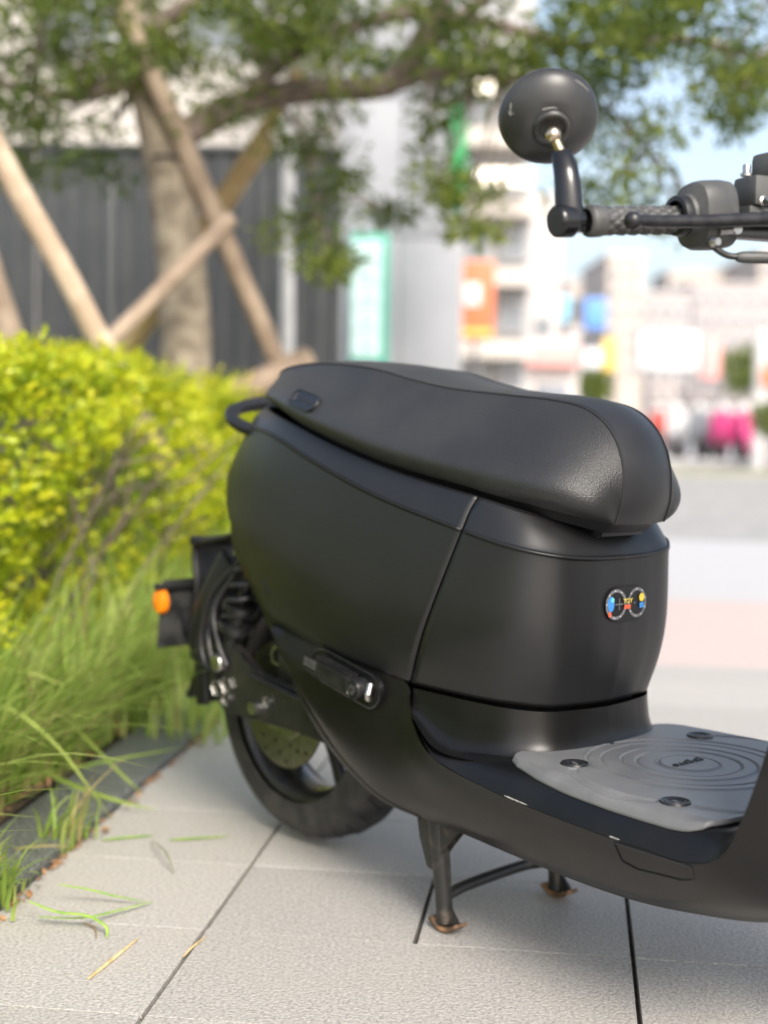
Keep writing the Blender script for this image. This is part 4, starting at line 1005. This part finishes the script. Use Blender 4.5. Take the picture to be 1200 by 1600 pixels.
gr_ = raw_mesh('grass', np.concatenate(Va), np.concatenate(Fa), M['grass'], attr=np.concatenate(Ta)); tag(gr_, 'long bright green grass leaning over the granite kerb', 'grass', kind='stuff')
# dry litter caught against the kerb
n = 420; V = []; F_ = []
for i in range(n):
    v = rng.uniform(-.6, 2.4); u = (-.313+abs(rng.normal(0, .010))) if rng.uniform() < .6 else (-.465+rng.normal(0, .012)); c = np.array(tp(u, v, .004 if u > -.4 else .034)); d = unit(rng.normal(size=3)*[1,1,.25]); s_ = np.cross(d, [0,0,1])
    L_ = rng.uniform(.004,.016); w_ = L_*rng.uniform(.15,.45); b0 = len(V); V += [c-d*L_, c+s_*w_+[0,0,.002], c+d*L_, c-s_*w_]; F_.append((b0,b0+1,b0+2,b0+3))
lt = raw_mesh('leaf_litter', np.array(V), np.array(F_), M['litter']); tag(lt, 'dry brown litter caught in the joint along the kerb', 'litter', kind='stuff')

# ---- loose stems and blades lying on the paving
M['straw'] = mat('dry_straw', (.50,.36,.16), .7, noise=(60, 3), col2=(.66,.52,.28)); M['straw2'] = mat('brown_straw', (.30,.20,.11), .8)
M['blade'] = mat('fresh_blade', (.20,.36,.05), .5, noise=(40, 3), col2=(.32,.45,.08)); M['blade2'] = mat('withered_blade', (.16,.17,.09), .7)
def gp(px, py, z=.004):
    r = at(px, py, 1.0)-Vector((0,0,CAMH)); t = (z-CAMH)/r.z; return Vector((r.x*t, r.y*t, z))
def lying(name, pts, w_, m, label, cat, zs=None, flat=.35):
    P = [gp(a, b, .003+(zs[i] if zs else 0)) for i, (a, b) in enumerate(pts)]; bm = bmesh.new()
    Q = cr([tuple(p) for p in P], np.linspace(0, len(P)-1, 14)); tube(bm, Q.tolist(), [max(w_*math.sin(math.pi*(.12+.86*k/13))**.6, .0006) for k in range(14)], 6, flat=flat)
    return tag(bm_obj(name, bm, m), label, cat)
st_ = lying('dry_stem', [(138,1529),(163,1509),(190,1487),(216,1466)], .0027, M['straw'], 'thick dry yellow grass stem lying alone on the paving', 'stem', flat=.9)
lying('dry_stem', [(286,1495),(300,1480),(322,1463)], .0018, M['straw'], 'thin pale straw lying across the dark paving joint', 'stem', flat=.8)
lying('dry_stem', [(130,1442),(148,1450),(150,1466)], .0014, M['straw2'], 'short curled brown stem on the paving near the grass tuft', 'stem', flat=.8)
lying('grass_blade', [(160,1312),(200,1308),(242,1305)], .0042, M['blade'], 'fresh green blade lying flat on the paving beside the kerb', 'grass blade')
lying('grass_blade', [(265,1312),(300,1310),(360,1306)], .0038, M['blade'], 'pale green blade lying flat in front of the rear wheel', 'grass blade')
lying('grass_blade', [(236,1313),(258,1330),(272,1364)], .0018, M['blade2'], 'dark withered curled blade on the paving', 'grass blade', zs=[.004,.02,0])
lying('grass_blade', [(45,1408),(90,1425),(135,1430),(165,1447),(167,1465)], .0040, M['blade'], 'long bent blade curling over on the paving by the tuft', 'grass blade', zs=[.03,.022,.02,.01,0])
lying('grass_blade', [(92,1382),(140,1390),(180,1400),(230,1409)], .0036, M['blade'], 'long straight blade reaching from the tuft across the paving', 'grass blade', zs=[.03,.02,.01,.003])
lying('grass_blade', [(60,1433),(130,1434),(190,1421),(240,1408)], .0030, M['blade'], 'slim blade lying low over the paving beside the tuft', 'grass blade', zs=[.012,.01,.006,.003])

# ---- tree behind the hedge
tree = empty('tree', at(290, 600, 5.4).xy.to_3d()); tag(tree, 'leafy street tree with pale trunk propped by wooden stakes', 'tree')
TI = np.array(tree.location); TD = 5.4
def tpx(px, py, d=TD): return np.array(at(px, py, d))-TI
base = np.array([0,0,0.]); 
trunk_pts = [tpx(292,640)*[1,1,0], tpx(290,560), tpx(283,420), tpx(262,270), tpx(228,130), tpx(205,20), tpx(196,-160)]
tube_obj('trunk', [tuple(p) for p in trunk_pts], [.115,.098,.092,.084,.066,.06,.045], M['bark'], tree, seg=18, smoothpath=30)
BR = []
def branch(pts, r0, r1, name='branch'):
    P = [tuple(p) for p in pts]; BR.append(cr(P, np.linspace(0, len(P)-1, 30))); tube_obj(name, P, np.linspace(r0, r1, len(P)).tolist(), M['bark2'], tree, seg=12, smoothpath=26)
branch([tpx(262,235), tpx(310,195), tpx(400,155), tpx(500,140), tpx(610,132,5.3), tpx(660,60,5.2), tpx(700,-30,5.1), tpx(760,-220,5)], .062, .03)
branch([tpx(372,170), tpx(430,105,5.3), tpx(510,55,5.25), tpx(640,20,5.2), tpx(760,35,5.1), tpx(900,70,5.0), tpx(1060,60,4.9), tpx(1230,100,4.8)], .034, .014)
branch([tpx(600,135,5.3), tpx(700,110,5.2), tpx(820,125,5.1), tpx(930,160,5), tpx(1010,230,4.95)], .026, .008)
branch([tpx(640,95,5.25), tpx(780,-20,5.1), tpx(930,-120,4.9), tpx(1100,-160,4.7)], .03, .014)
branch([tpx(225,120), tpx(130,150,5.2), tpx(40,140,5.1), tpx(-120,90,5)], .03, .012)
branch([tpx(215,60), tpx(330,-20,5.4), tpx(470,-120,5.6), tpx(600,-330,5.8)], .035, .015)
branch([tpx(200,-100), tpx(60,-220,5.2), tpx(-140,-330,5)], .035, .014)
branch([tpx(430,150,5.4), tpx(480,230,5.3), tpx(492,330,5.25)], .014, .005)
# leaf sprays: (px, py, depth, radius, leaves) laid out through the crown
spr = []
def fill(x0, x1, y0, y1, d0, d1, n, r=.13, c=95):
    for _ in range(n): spr.append((rng.uniform(x0, x1), rng.uniform(y0, y1), rng.uniform(d0, d1), r*rng.uniform(.7, 1.3), int(c*rng.uniform(.7, 1.3))))
fill(-60, 420, -40, 90, 4.7, 6.2, 34); fill(-60, 230, 90, 250, 4.8, 6.2, 22); fill(250, 430, 60, 175, 5.0, 6.2, 12); fill(20, 190, 240, 285, 5.2, 6.2, 5)
fill(400, 720, -40, 110, 4.8, 6.2, 30); fill(440, 530, 170, 420, 5.0, 5.5, 11, .11); fill(540, 640, 270, 360, 5.2, 6, 3, .09)
fill(640, 780, 60, 160, 4.8, 5.6, 8); fill(655, 700, 180, 300, 4.8, 5.2, 4, .09); fill(690, 770, 290, 370, 4.8, 5.3, 4, .09)
fill(720, 1010, -40, 110, 4.5, 5.6, 20); fill(880, 1010, 100, 200, 4.6, 5.4, 9); fill(1000, 1240, -40, 120, 4.3, 5.2, 22); fill(920, 1090, 190, 320, 4.6, 5.2, 8, .10); fill(1100, 1230, 110, 190, 4.4, 5.0, 5, .1); fill(1030, 1110, 330, 420, 4.9, 5.3, 3, .07); fill(830, 900, 120, 330, 4.9, 5.4, 3, .08)
fill(-300, 1500, -900, -40, 3.9, 6.6, 150, .24, 130)
Cc = []; Dd = []; Ss = []; Tt = []; tw = bmesh.new(); allbr = np.concatenate(BR)
for (px, py, d, r, c) in spr:
    ctr = tpx(px, py, d); nl = c; P = ctr+unit(rng.normal(size=(nl, 3)))*(r*rng.uniform(0, 1, (nl, 1))**.6)*[1.2,1.2,.75]
    Cc.append(P); Dd.append(unit(P-ctr)*.6+rng.normal(0, .5, (nl, 3))+[0,0,-.25]); Ss.append(rng.uniform(.026,.050,nl)); base_t = rng.uniform(.1,.9); Tt.append(np.clip(base_t+rng.normal(0,.22,nl),0,1))
    nb_ = allbr[np.argmin(np.linalg.norm(allbr-ctr, axis=1))]
    if py > -60 and np.linalg.norm(nb_-ctr) < 1.2: tube(tw, [tuple(nb_), tuple((nb_+ctr)/2+rng.normal(0,.03,3)), tuple(ctr)], [.007,.005,.0025], 5)
V, F_, tn = leaves(np.concatenate(Cc), np.concatenate(Dd), np.concatenate(Ss), .24, np.concatenate(Tt))
cw = raw_mesh('crown', V, F_, M['tree_leaf'], tree, attr=tn); tag(cw, kind='stuff')
tag(bm_obj('twigs', tw, M['bark2'], tree), kind='stuff')

# ---- stakes
def stake(p, q, r, m, label, foot=True):
    a, b = Vector(p), Vector(q); o = empty('tree_stake', a); d = b-a
    pts = [d*t+Vector((rng.normal(0,.0018), rng.normal(0,.0018), 0)) for t in np.linspace(0, 1, 7)]
    tube_obj('pole', [tuple(x) for x in pts], [r*rng.uniform(.97,1.03) for _ in pts], m, o, seg=12, smoothpath=20)
    return tag(o, label, 'stake', 'wooden tree stakes')
def ext(p, q, t): return p+(q-p)*t
a, b = at(180,575,4.3), at(0,245,4.15); stake(ext(a, b, -.6), ext(a, b, 1.55), .037, M['stake'], 'pale peeled pole leaning away from the trunk in front of the dark fence')
a, b = at(440,580,5.55), at(188,0,5.2); stake(ext(a, b, -.45), ext(a, b, 1.05), .040, M['stake2'], 'long grey-brown pole crossing in front of the tree trunk'); 
a, b = at(170,535,5.0), at(362,340,5.15); stake(ext(a, b, -.9), b, .030, M['stake2'], 'shorter pole tied crosswise over the lower trunk')
a, b = at(335,325,5.75), at(470,112,5.6); stake(ext(a, b, -1.55), b, .028, M['bamboo'], 'tan cane rising to the low branch behind the trunk')
a, b = at(350,330,5.85), at(425,215,5.8); stake(ext(a, b, -3.4), b, .022, M['bamboo'], 'thin yellow cane standing beside the tan cane')
a, b = at(35,580,4.6), at(-10,440,4.6); stake(ext(a, b, -1.1), ext(a, b, 3), .042, M['stake2'], 'reddish weathered pole rising steeply from the bright hedge')
a, b = at(330,612,5.3), at(480,560,5.6); stake(a*1+Vector((0,0,-.05)), b, .05, M['stake2'], 'fallen log-like pole lying low behind the hedge')
tie = tube_obj('tree_tie', [tuple(np.array(at(262+34*math.cos(a)*1.0, 250+6*math.sin(a), 5.4+.09*math.sin(a)))) for a in np.linspace(0, 2*math.pi, 20)], .008, M['black']); tag(tie, 'dark strap tied around the tree trunk at the pole crossing', 'strap')
# ================================================================== STREET BEHIND
M['fence'] = mat('dark_grey_sheet', (.055,.06,.064), .55, noise=(3, 4), col2=(.075,.08,.083))
M['post'] = mat('galvanised_post', (.6,.6,.6), .5, metal=0, noise=(20, 4), col2=(.68,.68,.68))
M['gclad'] = mat('grey_cladding', (.27,.28,.30), .6, noise=(2, 3), col2=(.30,.31,.33))
M['gclad2'] = mat('pale_cladding', (.35,.35,.36), .6, noise=(2, 3), col2=(.40,.395,.39))
M['pale'] = mat('pale_render', (.56,.52,.48), .8, noise=(3, 4), col2=(.62,.58,.53))
M['white'] = mat('white_render', (.54,.50,.485), .8, noise=(2, 3), col2=(.58,.545,.53))
M['beige'] = mat('beige_render', (.45,.385,.335), .8, noise=(2, 3), col2=(.50,.435,.38))
M['mauve'] = mat('mauve_tile_facade', (.37,.33,.325), .8, noise=(2, 3), col2=(.42,.38,.375))
M['window'] = mat('window_glass', (.20,.22,.25), .15, spec=.6); M['wframe'] = mat('window_frame', (.5,.5,.5), .5)
M['teal'] = mat('teal_sign', (.06,.36,.26), .5); M['palecyan'] = mat('pale_cyan_panel', (.56,.70,.69), .5); M['green'] = mat('green_sign', (.03,.30,.10), .5)
M['orangesign'] = mat('orange_sign', (.66,.17,.07), .5); M['signwhite'] = mat('sign_white', (.7,.7,.7), .5); M['bluesign'] = mat('blue_sign', (.12,.30,.75), .5); M['cyansign'] = mat('cyan_sign', (.25,.60,.80), .5)
M['yellow'] = mat('yellow_sign', (.80,.55,.12), .5); M['pinksign'] = mat('pink_sign', (.75,.35,.33), .5)
M['lamp'] = mat('warm_lamp', (.9,.8,.68), .5, emit=(1,.86,.68,1.1)); M['darkgrey'] = mat('dark_grey_metal', (.14,.14,.15), .5)
M['carwhite'] = mat('white_paint', (.80,.80,.80), .25, coat=.6); M['magenta'] = mat('magenta_paint', (.70,.06,.25), .3, coat=.5); M['carred'] = mat('red_paint', (.55,.08,.06), .3, coat=.5); M['cargrey'] = mat('grey_paint', (.25,.27,.3), .3, coat=.5)

def bx(name, c, s, m, parent=None, bev=.0, rz=0):
    return box_obj(name, (0,0,0), s, m, parent, bev, M=Matrix.Translation(c) @ Matrix.Rotation(rz, 4, 'Z'))
# ---- corrugated fence
fd = 7.3; xL, xR = at(-420, 500, fd).x, at(532, 500, fd).x; ft = at(100, 232, fd).z
fen = empty('fence', (xL, fd, 0)); tag(fen, 'dark grey corrugated metal fence behind the tree', 'fence')
npan = 8; pw = (xR-xL)/npan
pv = []; nx = 49
for i in range(nx):
    x = pw*i/(nx-1); ph_ = (x*9.5) % 1; yy = .018*min(max((abs(ph_-.5)-.17)*8, 0), 1)
    pv += [(x, yy, .04), (x, yy, ft)]
pme = None
for k in range(npan):
    if pme is None: o = mesh('panel', pv, grid_faces(nx, 2), M['fence'], fen, smooth=False); pme = o.data
    else: o = link(bpy.data.objects.new('panel', pme), fen)
    o.location = (k*pw, 0, 0)
for z in (.3, ft-.1): box_obj('rail', ((xR-xL)/2, .06, z), (xR-xL, .05, .06), M['fence'], fen)
box_obj('cap', ((xR-xL)/2, .01, ft+.012), (xR-xL, .06, .024), M['fence'], fen)
p = at(452, 570, 6.6); bmx = bmesh.new(); tube(bmx, [(p.x,p.y,0),(p.x-.02,p.y,at(440,160,6.6).z)], 0.032, 14); tube(bmx, [(p.x,p.y,0),(p.x,p.y,.02)], .07, 14); tag(bm_obj('post', bmx, M['post']), 'slim pale metal post in front of the dark fence', 'post')

def windows(parent, face_y, xs_, zs_, w_, h_, m=None):
    for x in xs_:
        for z in zs_:
            f = box_obj('window', (x, face_y-.02, z), (w_, .08, h_), M['wframe'], parent, .01); box_obj('pane', (x, face_y-.065, z), (w_*.86, .02, h_*.84), m or M['window'], f)
# ---- pale building above the fence
d = 16.; a, b = at(-700, 600, d).x, at(500, 600, d).x
bd_ = empty('building', ((a+b)/2, d, 0)); tag(bd_, 'pale rendered building rising behind the dark fence', 'building')
box_obj('wall', (0, 3, 4.5), (b-a, 6, 9), M['pale'], bd_, .03); windows(bd_, 0, np.arange(-3.2, 3.8, 1.6), (2.4, 5.2), .9, 1.3); box_obj('cornice', (0, 3, 9.15), (b-a+.3, 6.3, .3), M['white'], bd_, .02)
# ---- grey clad pillar building with the signs
d = 10.5; a, b = at(527, 600, d).x, at(716, 600, d).x
gb = empty('building', ((a+b)/2, d, 0)); tag(gb, 'narrow grey panelled building carrying the green signs', 'building')
box_obj('core', (0, 2.5, 3.5), (b-a-.04, 4.96, 7), M['darkgrey'], gb)
for k in range(7):
    for q in range(2): box_obj('panel', ((q-.5)*(b-a)/2, .0, .5+k*1.0), ((b-a)/2-.008, .05, .99), M['gclad'], gb, .004)
for k in range(7): box_obj('panel', ((b-a)/2, 2.5, .5+k*1.0), (.05, 4.9, .99), M['gclad2'], gb, .004)
sg = empty('banner_sign', (at(577, 500, d-.12).x, d-.10, 0)); tag(sg, 'tall teal and pale cyan vertical sign on the grey building', 'sign')
z0, z1 = at(577, 575, d).z, at(577, 368, d).z; wd_ = at(606,500,d).x-at(546,500,d).x
box_obj('case', (0, 0, (z0+z1)/2), (wd_, .10, z1-z0), M['teal'], sg, .01); 
for k in range(5):
    zc = z0+.08+(z1-z0-.12)*(k+.42)/5; pn = box_obj('panel', (-.022, -.056, zc), (wd_*.74, .012, (z1-z0)/5*.86), M['palecyan'], sg, .004)
    for q in range(3): box_obj('stroke', (-.022, -.064, zc-.045+.045*q), (wd_*(.5 if q != 1 else .36), .006, .010), M['teal'], pn)
# round projecting sign, seen edge-on at an angle
c = at(714, 250, 9.4); rs = empty('round_sign', (c.x, c.y, 0)); tag(rs, 'round green and pale projecting sign between the hanging leaves', 'sign')
lathe_obj('case', [(0,.05),(.325,.05),(.34,.04),(.34,-.04),(.325,-.05),(0,-.05)], Matrix.Translation((0,0,c.z)) @ Matrix.Rotation(math.radians(20), 4, 'Z') @ axis_mat((.94,-.34,0)), M['green'], rs, 40)
lathe_obj('face', [(0,.056),(.25,.056),(.25,.050),(0,.050)], Matrix.Translation((0,0,c.z)) @ Matrix.Rotation(math.radians(20), 4, 'Z') @ axis_mat((.94,-.34,0)), M['palecyan'], rs, 36)
tube_obj('bracket', [(0,0,c.z+.36),(0,.5,c.z+.36),(-.2,1.2,c.z+.36)], .02, M['darkgrey'], rs); tube_obj('hanger', [(0,0,c.z+.33),(0,0,c.z+.37)], .015, M['darkgrey'], rs)
# ---- mid grey car-park building with lit ceiling lamps
d = 19.; a, b = at(712, 600, d).x, at(824, 600, d).x
cp_ = empty('building', ((a+b)/2, d, 0)); tag(cp_, 'grey open-fronted building with banded floors beyond the narrow one', 'building')
box_obj('core', (0, 3.2, 4.0), (b-a, 6, 8), M['gclad2'], cp_)
for z in (.9, 1.55, 2.5, 3.4, 4.3, 5.2): box_obj('floor_band', (0, -.05, z), (b-a+.04, .5, .22), M['pale'], cp_, .01)
windows(cp_, .17, (-.24,.26), (1.22, 2.0, 2.95, 3.85, 4.75), .36, .42)
for px, py, wpx, hpx in ((750,133,46,26),(788,277,84,24)):
    c = at(px, py, 18.4); lm = box_obj('lamp_box', (0,0,0), (wpx*18.4/FPX, .12, hpx*18.4/FPX), M['lamp'], None, .03, M=Matrix.Translation(c)); tag(lm, 'short glowing warm lamp box high on the banded building' if wpx < 60 else 'long glowing warm lamp strip on the banded building', 'lamp')
c = at(743, 470, 17.2); os_ = empty('shop_sign', (c.x, c.y, 0)); tag(os_, 'orange upright shop sign with a white patch', 'sign')
sw_, sh_ = 58*17.2/FPX, 122*17.2/FPX
box_obj('board', (0,0,c.z), (sw_, .1, sh_), M['orangesign'], os_, .02); box_obj('white_patch', (-.04,-.06,c.z+.07), (sw_*.42, .02, sh_*.28), M['signwhite'], os_, .01); box_obj('yellow_strip', (0,-.06,c.z-sh_*.40), (sw_*.9,.02,.07), M['yellow'], os_, .01)
tube_obj('leg', [(0,0,0),(0,0,c.z-sh_/2+.02)], .03, M['darkgrey'], os_)
p = at(712, 590, 13); tag(tube_obj('street_pole', [(p.x,13,0),(p.x,13,1.75)], .035, M['darkgrey']), 'short dark pole at the corner of the narrow grey building', 'pole')
p = at(692, 560, 12.6); bo = empty('notice_board', (p.x, 12.6, 0)); box_obj('board', (0,0,.86), (.17,.05,1.0), M['white'], bo, .01); box_obj('leg', (0,0,.2), (.06,.04,.4), M['darkgrey'], bo); tag(bo, 'narrow white board standing against the grey building', 'board')
# low shop front between
d = 22.; a, b = at(700, 600, d).x, at(905, 600, d).x; sf = empty('shop', ((a+b)/2, d, 0)); tag(sf, 'low pale pink shop front below the orange sign', 'shop')
box_obj('wall', (0, 1.2, .95), (b-a, 2, 1.9), M['white'], sf, .02); box_obj('fascia', (0, .1, 1.62), (b-a, .3, .34), M['pinksign'], sf, .02)
for x in (-.62,.0,.62): box_obj('shop_window', (x, .18, .72), (.5,.06,.95), M['window'], sf, .01)
# white tall slab
d = 26.; a, b = at(822, 600, d).x, at(872, 600, d).x; wb_ = empty('building', ((a+b)/2, d, 0)); tag(wb_, 'slender white tower with a rounded top', 'building')
box_obj('wall', (0, .6, at(840,300,d).z/2), (b-a, 1.2, at(840,300,d).z), M['white'], wb_, .06); windows(wb_, 0, (0,), (1.4, 2.3), .3, .4)

# ---- far blocks on the right
def block(px0, px1, pyt, d, m, label, rows=0, cols=0, dep=8.):
    a, b = at(px0, 600, d).x, at(px1, 600, d).x; zt = at((px0+px1)/2, pyt, d).z
    e = empty('building', ((a+b)/2, d, 0)); tag(e, label, 'building'); box_obj('wall', (0, dep/2, zt/2), (b-a, dep, zt), m, e, .05); box_obj('parapet', (0, dep/2, zt+.1), (b-a+.2, dep+.2, .2), M['white'], e, .03)
    if rows:
        W_, H_ = (b-a)/cols, (zt-2.5)/rows
        windows(e, 0, [-(b-a)/2+W_*(i+.5) for i in range(cols)], [2.2+H_*(j+.5) for j in range(rows)], W_*.56, H_*.5)
    return e
block(945, 1000, 402, 60., M['beige'], 'tall narrow beige tower block beside the billboard', 6, 2)
block(1000, 1075, 462, 75., M['mauve'], 'mauve apartment block with rows of windows behind the billboard', 4, 4)
block(1078, 1300, 448, 85., M['mauve'], 'wide mauve-grey apartment block under the tree branches', 5, 10, 12)
block(1040, 1130, 425, 120., M['beige'], 'farther pale apartment block showing over the mauve block', 5, 4)
block(880, 945, 442, 70., M['beige'], 'low tan building behind the blue sign', 3, 2)
block(860, 905, 520, 45., M['white'], 'small white building beside the slender tower', 2, 2)
block(1180, 1700, 400, 110., M['beige'], 'long beige block at the far end of the street', 5, 14, 14)
block(-900, 300, 420, 90., M['mauve'], 'distant mauve block beyond the pale building', 0, 0)
def signboard(px, py, wpx, hpx, d, m, label, name='billboard', m2=None):
    c = at(px, py, d); e = empty(name, (c.x, d, 0)); w_, h_ = wpx*d/FPX, hpx*d/FPX
    bo_ = box_obj('board', (0,0,c.z), (w_,.15,h_), m, e, .03); box_obj('frame', (0,.03,c.z), (w_*1.04,.12,h_*1.06), M['darkgrey'], e, .02)
    for s in (-1, 1): tube_obj('leg', [(s*w_*.35,.05,-.05),(s*w_*.35,.05,c.z-h_/2+.02)], .05, M['darkgrey'], e)
    return tag(e, label, 'sign')
signboard(1045, 548, 92, 58, 34., M['signwhite'], 'wide blank white billboard on two legs across the road')
signboard(1110, 560, 30, 64, 32., M['pinksign'], 'narrow pink upright sign beside the white billboard')
signboard(930, 490, 34, 46, 40., M['bluesign'], 'blue sign raised on legs by the tan building'); signboard(882, 482, 14, 40, 38., M['cyansign'], 'slim cyan sign next to the white tower'); signboard(952, 555, 22, 52, 36., M['yellow'], 'yellow upright sign above the round bush')
signboard(925, 560, 30, 30, 33., M['signwhite'], 'small white square sign below the blue sign')
p = at(1187, 600, 22.); e = empty('utility_pole', (p.x, 22., 0)); tube_obj('shaft', [(0,0,-.06),(0,0,at(1187,515,22.).z)], .09, M['post'], e); box_obj('box', (.08,-.08,1.35), (.16,.14,.3), M['orangesign'], e, .02); tag(e, 'pale roadside pole with an orange box', 'pole')
# bushes
def bush(px, py, d, r, label, name='bush'):
    c = at(px, py, d); e = empty(name, (c.x, d, 0)); n = 900; P = unit(rng.normal(size=(n,3)))*(rng.uniform(.4,1,(n,1)))*r*np.array([1,1,.9]); P[:,2] += max(c.z, r*.5)
    V, F_, tn = leaves(P, rng.normal(size=(n,3)), rng.uniform(.10,.18,n)*r*1.3, .4, rng.uniform(.2,1,n)); tag(raw_mesh('foliage', V, F_, M['tree_leaf'], e, attr=tn), kind='stuff')
    tube_obj('stem', [(0,0,-.05),(0,0,max(c.z, r*.5))], .04, M['bark2'], e); return tag(e, label, 'bush')
bush(930, 603, 28., .42, 'round green bush under the yellow sign'); bush(1165, 580, 46., 1.0, 'dark green roadside shrub behind the magenta scooters'); bush(1200, 655, 21., .3, 'small green shrub at the foot of the pale pole')
# ---- scooters parked across the road
def parked(px, d, m, label, rz):
    c = at(px, 690, d); e = empty('parked_scooter', (c.x, d, -.06), rz)
    bm = bmesh.new(); tube(bm, [(-.75,0,.72),(-.55,0,.66),(-.2,0,.56),(.05,0,.36)], [.10,.17,.19,.12], 12); tube(bm, [(.05,0,.30),(.35,0,.29)], .10, 10); box(bm, (-.35,0,.45), (.5,.26,.3), .06); bm_obj('body', bm, m, e)
    bm = bmesh.new(); tube(bm, [(.38,0,.26),(.48,0,.55),(.42,0,.90)], [.14,.19,.12], 14, flat=.45, up=(0,1,0)); box(bm, (.46,0,.6), (.08,.36,.5), .04); bm_obj('front_shield', bm, m, e)
    tube_obj('seat', [(-.62,0,.80),(-.2,0,.80),(.02,0,.76)], [.10,.13,.09], M['black'], e, flat=.5)
    for x in (-.55,.66): lathe_obj('wheel', [(.12,-.04),(.20,-.05),(.235,-.03),(.24,0),(.235,.03),(.20,.05),(.12,.04)], Matrix.Translation((x,0,.24)) @ Matrix.Rotation(math.pi/2, 4, 'X'), M['tyre'], e, 28, closed=True)
    tube_obj('handlebar', [(.34,-.33,1.0),(.40,0,.98),(.34,.33,1.0)], .018, M['black'], e); tube_obj('fork', [(.42,0,.9),(.66,0,.24)], .03, M['darkgrey'], e)
    lathe_obj('headlight', [(0,.03),(.08,.02),(.10,0),(.08,-.03),(0,-.04)], axis_mat((1,0,.1), (.50,0,.92)), M['signwhite'], e, 20)
    for s in (-1, 1): lathe_obj('mirror', [(0,.01),(.05,.006),(.05,-.006),(0,-.01)], axis_mat((1,0,0), (.33,s*.36,1.18)), M['darkgrey'], e, 16); tube_obj('mirror_stem', [(.36,s*.25,1.0),(.33,s*.36,1.18)], .01, M['darkgrey'], e)
    return tag(e, label, 'scooter', 'scooters parked across the road')
for px, d, m, lb, rz in ((1062,24.5,'carwhite','white scooter parked first in the row beyond the road',-1.9),(1092,24.0,'cargrey','grey scooter parked between a white and a cream one',-1.8),(1112,24.6,'white','cream scooter parked left of the magenta ones',-1.95),(1130,23.6,'magenta','magenta scooter parked beside the cream scooter',-1.85),(1152,24.2,'carwhite','white scooter parked between two magenta ones',-1.8),(1166,23.4,'magenta','magenta scooter parked next to the pale roadside pole',-1.9),(1040,25.5,'carred','red scooter parked behind the white one',-2.0)):
    parked(px, d, M[m], lb, rz)
# kerb of the far side, lane line
k_ = bx('far_kerb', (10, 22.6, -.01), (60, .3, .12), M['gclad2']); tag(k_, kind='structure')
v_ = bx('verge', (10, 19.5, -.05), (60, 1.2, .05), mat('dry_verge', (.26,.27,.16), .9, noise=(3, 5), col2=(.36,.35,.26))); tag(v_, kind='structure')
far = sheet('far_pavement', -12, 60, 20.9, 60, -.03, M['plaza'])
